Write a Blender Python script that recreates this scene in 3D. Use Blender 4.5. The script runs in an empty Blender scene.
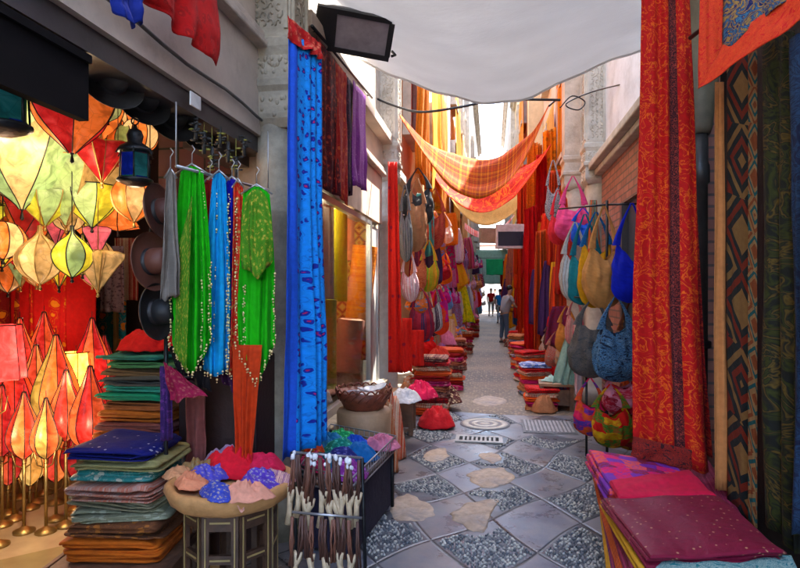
import bpy, math, random
from mathutils import Vector, Matrix, noise
R = math.radians
rnd = random.Random(7)
sc = bpy.context.scene
col = sc.collection
# ---------------------------------------------------------------- camera model (photo pixels, 800 wide)
F = 560.0; HY = 291.0; PSI = math.atan(92/560.0); CH = 1.6
CS, SN = math.cos(PSI), math.sin(PSI)
def D(px, py, d):
    lat = (px-400)/F
    return Vector(((CS*lat-SN)*d, (SN*lat+CS)*d, CH+(HY-py)/F*d))
def dX(px, X):
    return X/(CS*(px-400)/F-SN)
def PX(px, py, X): return D(px, py, dX(px, X))
def PZ(px, py, Z=0.0): return D(px, py, (Z-CH)*F/(HY-py))
cam_d = bpy.data.cameras.new('camera'); cam = bpy.data.objects.new('camera', cam_d); col.objects.link(cam)
cam_d.sensor_width = 36; cam_d.lens = 36*F/800; cam_d.shift_y = (HY-284)/800; cam_d.clip_end = 1000; cam_d.clip_start = .05
cam.location = (0, 0, CH); cam.rotation_euler = (R(90), 0, PSI)
sc.camera = cam
# ---------------------------------------------------------------- tagging
labels = {}
def tag(o, label=None, cat=None, group=None, kind=None):
    if label:
        o['label'] = label
        labels.setdefault(label, []).append(o.name)
    if cat: o['category'] = cat
    if group: o['group'] = group
    if kind: o['kind'] = kind
    return o
def empty(name, loc, rz=0.0):
    o = bpy.data.objects.new(name, None); col.objects.link(o); o.location = loc; o.rotation_euler = (0, 0, rz)
    o.empty_display_size = .1
    return o
ORD = ['first','second','third','fourth','fifth','sixth','seventh','eighth','ninth','tenth','eleventh','twelfth','thirteenth','fourteenth','fifteenth','sixteenth','seventeenth','eighteenth','nineteenth','twentieth','twenty-first','twenty-second','twenty-third','twenty-fourth','twenty-fifth','twenty-sixth','twenty-seventh','twenty-eighth','twenty-ninth','thirtieth']
# ---------------------------------------------------------------- materials
mats = {}
def nz(seed, *c): return noise.noise(Vector(c)+Vector((seed*7.31, seed*3.17, seed*1.7)))
def base_mat(name):
    m = bpy.data.materials.new(name); m.use_nodes = True
    nt = m.node_tree; b = nt.nodes['Principled BSDF']
    return m, nt, b
def N(nt, t, **kw):
    n = nt.nodes.new(t)
    for k, v in kw.items():
        if k.startswith('i_'):
            n.inputs[k[2:].replace('_', ' ')].default_value = v
        else: setattr(n, k, v)
    return n
def c4(c): return (c[0], c[1], c[2], 1)
def mixc(nt, fac, a, b, mode='MIX'):
    n = nt.nodes.new('ShaderNodeMix'); n.data_type = 'RGBA'; n.blend_type = mode
    for s, v in ((0, fac), (6, a), (7, b)):
        if hasattr(v, 'is_linked') or isinstance(v, bpy.types.NodeSocket): nt.links.new(v, n.inputs[s])
        else: n.inputs[s].default_value = c4(v) if s else v
    return n.outputs[2]
def math_(nt, op, a, b=0.0, c=0.0):
    n = nt.nodes.new('ShaderNodeMath'); n.operation = op
    for i, v in enumerate((a, b, c)):
        if isinstance(v, bpy.types.NodeSocket): nt.links.new(v, n.inputs[i])
        else: n.inputs[i].default_value = v
    return n.outputs[0]
def ramp(nt, fac, stops, interp='LINEAR'):
    n = nt.nodes.new('ShaderNodeValToRGB'); cr = n.color_ramp; cr.interpolation = interp
    while len(cr.elements) < len(stops): cr.elements.new(.5)
    for e, (p, c) in zip(cr.elements, stops): e.position = p; e.color = c4(c)
    nt.links.new(fac, n.inputs[0]); return n.outputs[0]
def surf(name, color, rough=.7, metal=0.0, var=.25, vs=6.0, bump=.3, bs=40.0, spec=.5, emis=None, es=0.0, dirt=None):
    """painted / stone / wood / metal surface with stains and grain, object coordinates"""
    key = ('surf', name)
    if key in mats: return mats[key]
    m, nt, b = base_mat(name)
    tc = N(nt, 'ShaderNodeTexCoord')
    n1 = N(nt, 'ShaderNodeTexNoise', i_Scale=vs, i_Detail=6.0, i_Roughness=.65)
    nt.links.new(tc.outputs['Object'], n1.inputs['Vector'])
    lo = tuple(x*(1-var) for x in color); hi = tuple(min(1, x*(1+var)) for x in color)
    cc = ramp(nt, n1.outputs[0], [(.3, lo), (.7, hi)])
    if dirt:
        n2 = N(nt, 'ShaderNodeTexNoise', i_Scale=vs*.35, i_Detail=8.0, i_Roughness=.7)
        nt.links.new(tc.outputs['Object'], n2.inputs['Vector'])
        f = ramp(nt, n2.outputs[0], [(.48, (0, 0, 0)), (.66, (.8, .8, .8))])
        cc = mixc(nt, f, cc, dirt)
    nt.links.new(cc, b.inputs['Base Color'])
    b.inputs['Roughness'].default_value = rough; b.inputs['Metallic'].default_value = metal
    b.inputs['Specular IOR Level'].default_value = spec
    n3 = N(nt, 'ShaderNodeTexNoise', i_Scale=bs, i_Detail=5.0)
    nt.links.new(tc.outputs['Object'], n3.inputs['Vector'])
    bp = N(nt, 'ShaderNodeBump', i_Strength=bump, i_Distance=.01)
    nt.links.new(n3.outputs[0], bp.inputs['Height']); nt.links.new(bp.outputs[0], b.inputs['Normal'])
    if emis:
        b.inputs['Emission Color'].default_value = c4(emis); b.inputs['Emission Strength'].default_value = es
    mats[key] = m
    return m
def fab(c1, c2=None, pat='plain', s=.08, c3=None, rough=.8, tr=0.0, band=None, sheen=.3, metal=0.0):
    """woven cloth; UVs are in metres. s = motif size in metres"""
    def sat(c):
        if c is None: return None
        mu = sum(c)/3; return tuple(max(.004, min(.95, mu+(x-mu)*1.18)) for x in c)
    c1, c2, c3 = sat(c1), sat(c2), sat(c3)
    key = ('fab', c1, c2, pat, s, c3, rough, tr, band, metal)
    if key in mats: return mats[key]
    m, nt, b = base_mat('cloth_'+pat)
    c2 = c2 or tuple(x*.5 for x in c1); c3 = c3 or c2
    uv = N(nt, 'ShaderNodeUVMap'); V = uv.outputs[0]
    # distort
    dn = N(nt, 'ShaderNodeTexNoise', i_Scale=1.2/s, i_Detail=2.0); nt.links.new(V, dn.inputs['Vector'])
    def scaled(k, dist=0.0):
        mp = N(nt, 'ShaderNodeMapping'); mp.inputs['Scale'].default_value = (k, k, k)
        if dist:
            ad = N(nt, 'ShaderNodeVectorMath', operation='MULTIPLY_ADD')
            nt.links.new(dn.outputs['Color'], ad.inputs[0]); ad.inputs[1].default_value = (dist*s,)*3; nt.links.new(V, ad.inputs[2])
            nt.links.new(ad.outputs[0], mp.inputs['Vector'])
        else: nt.links.new(V, mp.inputs['Vector'])
        return mp.outputs[0]
    if pat == 'plain':
        n1 = N(nt, 'ShaderNodeTexNoise', i_Scale=9.0, i_Detail=4.0); nt.links.new(V, n1.inputs['Vector'])
        cc = ramp(nt, n1.outputs[0], [(.3, tuple(x*.8 for x in c1)), (.7, c1)])
    elif pat == 'canvas':
        n1 = N(nt, 'ShaderNodeTexNoise', i_Scale=1.5, i_Detail=3.0); nt.links.new(V, n1.inputs['Vector'])
        cc = ramp(nt, n1.outputs[0], [(.3, tuple(x*.94 for x in c1)), (.7, c1)])
    elif pat == 'floral':
        vo = N(nt, 'ShaderNodeTexVoronoi', i_Scale=1.0); nt.links.new(scaled(1/s, .9), vo.inputs['Vector'])
        cc = ramp(nt, vo.outputs['Distance'], [(0, c3), (.12, c3), (.16, c2), (.3, c2), (.36, c1), (.46, c1), (.5, tuple(x*.6+y*.4 for x, y in zip(c1, c2))), (.56, c1)])
    elif pat == 'paisley':
        n1 = N(nt, 'ShaderNodeTexNoise', i_Scale=1.0, i_Detail=3.0, i_Distortion=1.8); nt.links.new(scaled(1/s, .3), n1.inputs['Vector'])
        cc = ramp(nt, n1.outputs[0], [(.36, c1), (.42, c2), (.46, c1), (.5, c3), (.53, c1), (.58, c2), (.63, c1)])
    elif pat in ('stripe', 'hstripe'):
        w = N(nt, 'ShaderNodeSeparateXYZ'); nt.links.new(scaled(1/s, .05), w.inputs[0])
        n1 = N(nt, 'ShaderNodeTexNoise', noise_dimensions='1D', i_Scale=2.2, i_Detail=5.0)
        nt.links.new(w.outputs[0 if pat == 'stripe' else 1], n1.inputs['W'])
        cc = ramp(nt, n1.outputs[0], [(.36, c1), (.43, c2), (.47, c1), (.5, c3), (.53, c1), (.6, c2), (.66, c1)], 'CONSTANT')
    elif pat == 'dots':
        vo = N(nt, 'ShaderNodeTexVoronoi', i_Scale=1.0, i_Randomness=.45); nt.links.new(scaled(1/s), vo.inputs['Vector'])
        cc = ramp(nt, vo.outputs['Distance'], [(0, c2), (.13, c2), (.17, c1)])
    elif pat == 'patch':
        vo = N(nt, 'ShaderNodeTexVoronoi', distance='CHEBYCHEV', i_Scale=1.0, i_Randomness=.55); nt.links.new(scaled(1/s, .35), vo.inputs['Vector'])
        sp = N(nt, 'ShaderNodeSeparateColor'); nt.links.new(vo.outputs['Color'], sp.inputs[0])
        cc = ramp(nt, sp.outputs[0], [(0, c1), (.35, c2), (.6, c3), (.8, tuple(x*.35 for x in c1))], 'CONSTANT')
        pn = N(nt, 'ShaderNodeTexNoise', i_Scale=1.0, i_Detail=3.0, i_Distortion=1.5); nt.links.new(scaled(2.6/s, .3), pn.inputs['Vector'])
        cc = mixc(nt, ramp(nt, pn.outputs[0], [(.5, (0, 0, 0)), (.58, (.55,)*3)]), cc, c2)
    elif pat == 'geo':   # kilim / carpet like diamonds and steps
        sx = N(nt, 'ShaderNodeSeparateXYZ'); nt.links.new(scaled(1/s), sx.inputs[0])
        a = math_(nt, 'PINGPONG', sx.outputs[0], .5); bb = math_(nt, 'PINGPONG', sx.outputs[1], .62)
        q = math_(nt, 'ADD', a, bb); q = math_(nt, 'SNAP', q, .07)
        fl = math_(nt, 'FLOOR', math_(nt, 'MULTIPLY', sx.outputs[1], .8)); wn = N(nt, 'ShaderNodeTexWhiteNoise', noise_dimensions='1D'); nt.links.new(fl, wn.inputs['W'])
        q = math_(nt, 'ADD', q, math_(nt, 'MULTIPLY', wn.outputs[0], .3))
        cc = ramp(nt, q, [(0, c2), (.25, c1), (.42, c3), (.56, c1), (.7, c2), (.85, c1), (1, c3)], 'CONSTANT')
    elif pat == 'plaid':
        sx = N(nt, 'ShaderNodeSeparateXYZ'); nt.links.new(scaled(1/s), sx.inputs[0])
        a = N(nt, 'ShaderNodeTexNoise', noise_dimensions='1D', i_Scale=1.6, i_Detail=3.0); nt.links.new(sx.outputs[0], a.inputs['W'])
        bq = N(nt, 'ShaderNodeTexNoise', noise_dimensions='1D', i_Scale=3.0, i_Detail=4.0); nt.links.new(sx.outputs[1], bq.inputs['W'])
        ca = ramp(nt, a.outputs[0], [(.42, c1), (.5, c2), (.55, c1), (.6, c3)])
        cb = ramp(nt, bq.outputs[0], [(.42, c1), (.5, c2), (.55, c1), (.6, c3)])
        cc = mixc(nt, .5, ca, cb)
    if band:   # (u0,u1,colour,colour2): running border of scrolls
        u0, u1, k1, k2 = band
        sx = N(nt, 'ShaderNodeSeparateXYZ'); nt.links.new(V, sx.inputs[0])
        msk = math_(nt, 'MULTIPLY', math_(nt, 'GREATER_THAN', sx.outputs[0], u0), math_(nt, 'LESS_THAN', sx.outputs[0], u1))
        n1 = N(nt, 'ShaderNodeTexNoise', i_Scale=1.0, i_Detail=1.0, i_Distortion=2.5); nt.links.new(scaled(38), n1.inputs['Vector'])
        bc = ramp(nt, n1.outputs[0], [(.44, k1), (.5, k2), (.56, k1)])
        cc = mixc(nt, msk, cc, bc)
    # worn, sun-faded unevenness
    n2 = N(nt, 'ShaderNodeTexNoise', i_Scale=35.0 if pat != 'canvas' else 2.0, i_Detail=3.0); nt.links.new(V, n2.inputs['Vector'])
    g = ramp(nt, n2.outputs[0], [(.25, (.78, .78, .78) if pat != 'canvas' else (.93,)*3), (.7, (1, 1, 1))])
    cc = mixc(nt, 1.0, cc, g, 'MULTIPLY')
    nt.links.new(cc, b.inputs['Base Color']); b.inputs['Roughness'].default_value = rough
    b.inputs['Metallic'].default_value = metal
    b.inputs['Sheen Weight'].default_value = .02; b.inputs['Specular IOR Level'].default_value = .25
    wv = N(nt, 'ShaderNodeTexNoise', i_Scale=260.0, i_Detail=2.0); nt.links.new(V, wv.inputs['Vector'])
    wr = N(nt, 'ShaderNodeTexNoise', i_Scale=14.0, i_Detail=4.0, i_Distortion=.6); nt.links.new(V, wr.inputs['Vector'])
    h = math_(nt, 'ADD', math_(nt, 'MULTIPLY', wv.outputs[0], .12), wr.outputs[0])
    bp = N(nt, 'ShaderNodeBump', i_Strength=.55, i_Distance=.012); nt.links.new(h, bp.inputs['Height']); nt.links.new(bp.outputs[0], b.inputs['Normal'])
    if tr:
        t = N(nt, 'ShaderNodeBsdfTranslucent'); nt.links.new(cc, t.inputs[0])
        mx = N(nt, 'ShaderNodeMixShader'); mx.inputs[0].default_value = tr
        out = nt.nodes['Material Output']
        nt.links.new(b.outputs[0], mx.inputs[1]); nt.links.new(t.outputs[0], mx.inputs[2]); nt.links.new(mx.outputs[0], out.inputs[0])
    mats[key] = m
    return m
def lampskin(c, es=.0):
    key = ('skin', c, es)
    if key in mats: return mats[key]
    m, nt, b = base_mat('lamp_skin')
    tc = N(nt, 'ShaderNodeTexCoord')
    n1 = N(nt, 'ShaderNodeTexNoise', i_Scale=11.0, i_Detail=5.0, i_Distortion=1.0); nt.links.new(tc.outputs['Object'], n1.inputs['Vector'])
    cc = ramp(nt, n1.outputs[0], [(.35, tuple(x*.55 for x in c)), (.5, c), (.72, tuple(min(1, x*1.25+.05) for x in c))])
    vo = N(nt, 'ShaderNodeTexVoronoi', feature='DISTANCE_TO_EDGE', i_Scale=13.0); nt.links.new(tc.outputs['Object'], vo.inputs['Vector'])
    cc = mixc(nt, ramp(nt, vo.outputs[0], [(0, (.6,)*3), (.022, (0, 0, 0))]), cc, tuple(x*.5 for x in c))
    nt.links.new(cc, b.inputs['Base Color']); b.inputs['Roughness'].default_value = .35
    nt.links.new(cc, b.inputs['Emission Color']); b.inputs['Emission Strength'].default_value = es
    t = N(nt, 'ShaderNodeBsdfTranslucent'); nt.links.new(cc, t.inputs[0])
    mx = N(nt, 'ShaderNodeMixShader'); mx.inputs[0].default_value = .45
    out = nt.nodes['Material Output']
    nt.links.new(b.outputs[0], mx.inputs[1]); nt.links.new(t.outputs[0], mx.inputs[2]); nt.links.new(mx.outputs[0], out.inputs[0])
    mats[key] = m
    return m
def glassm(name, c, rough=.05, alpha_mix=.85):
    key = ('glass', name)
    if key in mats: return mats[key]
    m, nt, b = base_mat(name)
    g = N(nt, 'ShaderNodeBsdfGlossy'); g.inputs['Roughness'].default_value = rough
    t = N(nt, 'ShaderNodeBsdfTransparent'); t.inputs[0].default_value = c4(c)
    fr = N(nt, 'ShaderNodeFresnel', i_IOR=1.45); f2 = math_(nt, 'MULTIPLY', fr.outputs[0], .35)
    mx = N(nt, 'ShaderNodeMixShader'); nt.links.new(f2, mx.inputs[0]); nt.links.new(t.outputs[0], mx.inputs[1]); nt.links.new(g.outputs[0], mx.inputs[2])
    nt.links.new(mx.outputs[0], nt.nodes['Material Output'].inputs[0])
    mats[key] = m
    return m
# ---------------------------------------------------------------- mesh builder
class MB:
    def __init__(s): s.v = []; s.f = []; s.uv = []; s.mi = []; s.sm = []
    def add(s, vs, fs, uvs=None, mi=0, smooth=True):
        o = len(s.v); s.v += [tuple(p) for p in vs]
        for k, f in enumerate(fs):
            s.f.append([i+o for i in f]); s.mi.append(mi); s.sm.append(smooth)
            s.uv.append([uvs[i] for i in f] if uvs else None)
        return s
    def box(s, a, b, mi=0, M=None):
        x0, y0, z0 = a; x1, y1, z1 = b
        vs = [Vector(p) for p in ((x0,y0,z0),(x1,y0,z0),(x1,y1,z0),(x0,y1,z0),(x0,y0,z1),(x1,y0,z1),(x1,y1,z1),(x0,y1,z1))]
        if M: vs = [M @ p for p in vs]
        return s.add(vs, [(0,3,2,1),(4,5,6,7),(0,1,5,4),(1,2,6,5),(2,3,7,6),(3,0,4,7)], mi=mi, smooth=False)
    def grid(s, nu, nv, fn, su=1, sv=1, mi=0, wrap=False, smooth=True):
        vs = []; uvs = []
        for j in range(nv+1):
            for i in range(nu+1):
                u, v = i/nu, j/nv
                vs.append(fn(u, v)); uvs.append((u*su, v*sv))
        w = nu+1; fs = []
        for j in range(nv):
            for i in range(nu):
                i2 = i+1
                fs.append((j*w+i, j*w+i2, (j+1)*w+i2, (j+1)*w+i))
        return s.add(vs, fs, uvs, mi, smooth)
    def tube(s, path, r, n=6, mi=0, flat=1.0, cap=True):
        path = [Vector(p) for p in path]; rr = r if isinstance(r, (list, tuple)) else [r]*len(path)
        vs = []; up0 = None
        for i, p in enumerate(path):
            t = (path[min(i+1, len(path)-1)]-path[max(i-1, 0)]).normalized()
            if up0 is None:
                up0 = Vector((0, 0, 1)) if abs(t.z) < .9 else Vector((0, 1, 0))
            a = t.cross(up0)
            if a.length < 1e-4: a = t.orthogonal()
            a.normalize(); b = a.cross(t).normalized(); up0 = b
            for k in range(n):
                an = 2*math.pi*k/n
                vs.append(p+a*math.cos(an)*rr[i]+b*math.sin(an)*rr[i]*flat)
        fs = [(i*n+k, i*n+(k+1) % n, (i+1)*n+(k+1) % n, (i+1)*n+k) for i in range(len(path)-1) for k in range(n)]
        if cap: fs += [tuple(range(n))[::-1], tuple(range((len(path)-1)*n, len(path)*n))]
        return s.add(vs, fs, mi=mi)
    def lathe(s, prof, n=16, c=(0, 0, 0), mi=0, sx=1, sy=1, M=None, smooth=True, rip=None, cap=True):
        vs = []; c = Vector(c)
        for (r, z) in prof:
            for k in range(n):
                a = 2*math.pi*k/n; q = r*(1+(rip(a, z) if rip else 0))
                p = Vector((q*math.cos(a)*sx, q*math.sin(a)*sy, z))
                vs.append((M @ p if M else p)+c)
        L = len(prof)
        fs = [(i*n+k, i*n+(k+1) % n, (i+1)*n+(k+1) % n, (i+1)*n+k) for i in range(L-1) for k in range(n)]
        if cap: fs += [tuple(range(n))[::-1], tuple(range((L-1)*n, L*n))]
        return s.add(vs, fs, mi=mi, smooth=smooth)
    def ball(s, c, r, n=8, mi=0, sx=1, sy=1, sz=1):
        m = max(4, n//2+1)
        return s.lathe([(max(1e-4, r*math.sin(math.pi*i/m)), -r*sz*math.cos(math.pi*i/m)) for i in range(m+1)], n, c, mi, sx, sy)
    def build(s, name, mat, parent=None, loc=None, thick=0, bevel=0, smooth=None):
        me = bpy.data.meshes.new(name)
        vs = s.v
        me.from_pydata(vs, [], s.f)
        ul = me.uv_layers.new(name='UVMap'); li = 0
        dat = [0.0]*(2*len(me.loops))
        for f, u in zip(s.f, s.uv):
            if u is None:
                p0, p1, p2 = Vector(vs[f[0]]), Vector(vs[f[1]]), Vector(vs[f[2]])
                nn = (p1-p0).cross(p2-p0); ax = max(range(3), key=lambda k: abs(nn[k]))
                u = [((vs[i][1] if ax == 0 else vs[i][0]), (vs[i][1] if ax == 2 else vs[i][2])) for i in f]
            for q in u: dat[li] = q[0]; dat[li+1] = q[1]; li += 2
        ul.data.foreach_set('uv', dat)
        for m in (mat if isinstance(mat, (list, tuple)) else [mat]): me.materials.append(m)
        me.polygons.foreach_set('material_index', s.mi)
        me.polygons.foreach_set('use_smooth', s.sm if smooth is None else [smooth]*len(s.f))
        me.update()
        o = bpy.data.objects.new(name, me); col.objects.link(o)
        if parent: o.parent = parent
        if loc is not None: o.location = loc
        if thick:
            md = o.modifiers.new('thickness', 'SOLIDIFY'); md.thickness = thick; md.offset = 0
        if bevel:
            md = o.modifiers.new('bevel', 'BEVEL'); md.width = bevel; md.segments = 2; md.limit_method = 'ANGLE'
        return o
def recentre(mb, p):
    mb.v = [(a-p[0], b-p[1], c-p[2]) for a, b, c in mb.v]; return mb
# ---------------------------------------------------------------- cloth pieces
def cloth(name, label, cat, A, B, C, Dd, mat, folds=4, amp=.03, seed=0, hem=0.0, group=None, gather=0.0, thick=.003, parent=None, nv=18, base=.35, sag=0.0, curl=0.0):
    A, B, C, Dd = (Vector(p) for p in (A, B, C, Dd))
    org = (A+B)/2
    W = max((B-A).length, (C-Dd).length); H = ((Dd-A).length+(C-B).length)/2
    nrm = (B-A).cross(Dd-A).normalized()
    dn = ((Dd-A)+(C-B)).normalized()
    nu = int(max(14, folds*11))
    def fn(u, v):
        g = 1-gather*(1-v)**2.5
        uu = .5+(u-.5)*g
        p = (A*(1-uu)+B*uu)*(1-v)+(Dd*(1-uu)+C*uu)*v
        ph = folds*(u+.13*nz(seed+21, u*2.3, v*.5, 0))*2*math.pi+seed*1.7+nz(seed, u*2, v*1.5, 0)*2.0
        k = base+(1-base)*min(1, v*1.4)
        s = math.sin(ph); s = math.copysign(abs(s)**.75, s)
        off = amp*k*(s*(.55+1.1*nz(seed, u*3.1, v*.8, 1))+.9*nz(seed+3, u*3, v*2.2, 2)+.25*nz(seed+9, u*11, v*7, 5))
        p = p+nrm*off
        e = v**4
        p = p+dn*(hem*e*(1-abs(2*u-1))+amp*.9*e*nz(seed+5, u*4, 0, 0))
        p = p+Vector((0, 0, -sag*4*u*(1-u)*(1-v)))
        p = p+(B-A).normalized()*(W*.06*nz(seed+11, v*2.2, u*.6, 0)*v)
        return p-org
    mb = MB().grid(nu, nv, fn, W, H)
    if parent:
        o = mb.build(name, mat, parent, org-parent.location, thick)
    else:
        o = mb.build(name, mat, None, org, thick)
        tag(o, label, cat, group)
    return o
def hangF(name, label, cat, x0, x1, yt, yb, d, mat, xb0=None, xb1=None, d2=None, yt2=None, yb2=None, **kw):
    """cloth facing the viewer's side of the alley, hung at depth d (photo pixels give its extent)"""
    xb0 = x0 if xb0 is None else xb0; xb1 = x1 if xb1 is None else xb1; d2 = d2 or d
    yt2 = yt if yt2 is None else yt2; yb2 = yb if yb2 is None else yb2
    return cloth(name, label, cat, D(x0, yt, d), D(x1, yt2, d2), D(xb1, yb2, d2), D(xb0, yb, d), mat, **kw)
def hangW(name, label, cat, x0, x1, yt0, yt1, yb0, yb1, X, mat, **kw):
    return cloth(name, label, cat, PX(x0, yt0, X), PX(x1, yt1, X), PX(x1, yb1, X), PX(x0, yb0, X), mat, **kw)
def folded(name, label, cat, c, w, dp, h, rz, mat, layers=2, seed=0, group=None, tilt=(0, 0), wav=.02):
    layers += 1
    mb = MB(); n = 36; lh = h/layers
    rot = Matrix.Rotation(rz, 3, 'Z') @ Matrix.Rotation(tilt[0], 3, 'X') @ Matrix.Rotation(tilt[1], 3, 'Y')
    def outline(a, hw, hd, e=.22):
        ca, sa = math.cos(a), math.sin(a)
        return hw*math.copysign(abs(ca)**e, ca), hd*math.copysign(abs(sa)**e, sa)
    for l in range(layers):
        z0 = l*lh; ox = nz(seed, l*3.1, 0, 0)*.045; oy = nz(seed, 0, l*2.7, 4)*.045; sh = 1-.06*rnd.random()
        rings = [(.6, .0), (.97, 0), (1, .18), (1.008, .5), (1, .8), (.975, 1.0), (.8, 1.04), (.5, 1.05), (.05, 1.05)]
        vs = []; uvs = []
        for (k, t) in rings:
            for i in range(n):
                a = 2*math.pi*(i+.5)/n
                x, y = outline(a, w/2*k*sh, dp/2*k*sh)
                q = 1+.07*nz(seed+l, x*5, y*5, 0)+.02*nz(seed+l, x*16, y*16, 3)
                zz = z0+lh*t+wav*nz(seed+l*.37, x*5, y*5, l)*(1.6 if t > .9 else .7)+.006*nz(seed+l, x*14, y*14, 6)-.03*max(0, (abs(x)/(w/2))**4-.4)*(1 if l == layers-1 else .4)
                p = rot @ Vector((x*q+ox, y*q+oy, zz))
                vs.append(p); uvs.append((x*q, y*q+(zz-h)*1.0))
        L = len(rings)
        fs = [(j*n+i, j*n+(i+1) % n, (j+1)*n+(i+1) % n, (j+1)*n+i) for j in range(L-1) for i in range(n)]
        fs += [tuple(range(n))[::-1], tuple(range((L-1)*n, L*n))]
        mb.add(vs, fs, uvs)
    o = mb.build(name, mat, None, c); tag(o, label, cat, group); return o
def scrap(name, label, cat, c, rx, ry, h, mat, seed=0, group=None, rz=0, hang=0.0):
    """a crumpled piece of cloth lying in a heap"""
    ca, sa = math.cos(rz), math.sin(rz)
    def fn(u, v):
        a = u*2*math.pi; r = v
        x = rx*r*math.cos(a)*(1+.25*nz(seed, math.cos(a)*1.5, math.sin(a)*1.5, 2)); y = ry*r*math.sin(a)*(1+.25*nz(seed+2, math.cos(a)*1.5, math.sin(a)*1.5, 4))
        wx, wy = x+.05*nz(seed+4, x*8, y*8, 0), y+.05*nz(seed+6, x*8, y*8, 3)
        rid = 1-abs(nz(seed, wx*19, wy*9, 0))*2.6
        rid2 = 1-abs(nz(seed+12, wx*46, wy*30, 0))*2.6
        z = h*(1-r**2.6)*(.84+.22*nz(seed+31, wx*9, wy*9, 2)+.10*rid)+(.018*rid+.011*rid2)*min(1, 1.3-r)+.004*nz(seed+7, x*60, y*60, 0)+.004
        return Vector((x*ca-y*sa, x*sa+y*ca, z))
    mb = MB().grid(84, 30, fn, 2*math.pi*rx*.6, rx, wrap=True)
    # polar-grid UVs replaced by planar ones
    mb.uv = [[(mb.v[i][0], mb.v[i][1]+mb.v[i][2]) for i in f] for f in mb.f]
    o = mb.build(name, mat, None, c, .004); tag(o, label, cat, group); return o
def bag(name, label, cat, top, W, H, bodym, strapm=None, seed=0, rz=0.0, group=None, fat=.5, extra=None):
    """soft shoulder bag: sack body swept along a loop that narrows into its strap"""
    root = empty(name, top, rz); tag(root, label, cat, group)
    rg = random.Random(seed*13+5); zt = rg.uniform(.30, .44); dip = rg.uniform(.08, .2); wb = rg.uniform(.55, .8); vm = rg.uniform(.5, .68); lean = rg.uniform(-.10, .10)
    def prof(v):
        a = wb+(1-wb)*math.sin(math.pi/2*min(v/vm, 1))
        if v > vm: a *= max(0.02, 1-((v-vm)/(1-vm))**2.4)**.5
        return a
    def sack(u, v):
        th = u*2*math.pi; c, s_ = math.cos(th), math.sin(th)
        top_ = zt+dip*(1-abs(c)**1.5)*(1-v)
        w_ = W/2*prof(v)
        fold = .075*math.sin(11*th+seed+2.5*nz(seed, c, s_, v*2))*(1-v*.7)+.14*nz(seed, c*2.2, s_*2.2+v, v*3.5)+.07*nz(seed+5, c*6, s_*6, v*9)
        x = w_*c*(1+fold*.8); y = w_*fat*s_*(.35+.85*math.sin(math.pi*min(1, .15+v*.8)))*(1+fold*2.2)
        z = -H*(top_+(1-top_)*v)-.03*H*nz(seed+2, c*2, s_*2, v*2)*(1-v)
        return Vector((x+lean*W*v, y, z))
    MB().grid(52, 22, sack, W*1.6, H*.7).build('bag_body', bodym, root)
    sm = strapm or bodym
    mb = MB()
    for q in (-1, 1):
        e = sack(0 if q > 0 else .5, .04)
        def st(u, v, q=q, e=e):
            p = Vector((q*.008, 0, 0)).lerp(e, v**.9); p.x += q*.05*W*math.sin(math.pi*v)
            hw = .012+.11*W*v**1.6
            a = u*2*math.pi
            return p+Vector((math.cos(a)*hw*.75, math.sin(a)*hw*.45*(1+.2*math.sin(5*a)), 0))
        mb.grid(14, 8, st, .12, H*.45)
    mb.build('strap', sm, root)
    return root
def basic_hook(mb, p, q): mb.tube([p, q], .004, 5)
# ================================================================ SETTING
STONE = surf('carved_stone', (.36, .30, .22), .85, var=.3, vs=5, bump=.6, bs=30, dirt=(.16, .13, .10))
STONE2 = surf('pale_stone', (.50, .45, .38), .85, var=.2, vs=4, bump=.5, bs=24, dirt=(.28, .23, .17))
PLAST = surf('painted_fascia', (.52, .42, .34), .6, var=.2, vs=2.5, bump=.35, bs=14, dirt=(.19, .15, .12))
PLAST_W = surf('white_plaster', (.72, .70, .66), .85, var=.1, vs=2, bump=.3, bs=20, dirt=(.45, .41, .36))
PLAST_Y = surf('ochre_plaster', (.62, .46, .26), .85, var=.18, vs=1.5, bump=.3, bs=20, dirt=(.40, .28, .16))
PLAST_P = surf('pink_plaster', (.62, .42, .32), .85, var=.15, vs=1.5, bump=.3, bs=20, dirt=(.40, .27, .2))
BROWN = surf('dark_metal_paint', (.055, .045, .045), .45, var=.3, vs=6, bump=.1)
DARKW = surf('dark_wood', (.075, .035, .02), .5, var=.45, vs=9, bump=.4, bs=25)
WOOD = surf('old_wood', (.20, .09, .045), .6, var=.4, vs=8, bump=.5, bs=22, dirt=(.08, .04, .025))
BLACK = surf('black_iron', (.018, .018, .02), .4, metal=.4, var=.3)
STEEL = surf('brushed_steel', (.42, .42, .42), .35, metal=.8, var=.1)
BRASS = surf('old_brass', (.45, .30, .10), .4, metal=.8, var=.3)
GOLD = surf('gold_coins', (.85, .66, .30), .3, metal=.75, var=.2)
DARKIN = surf('dark_interior', (.035, .022, .018), .8, var=.3)

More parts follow.
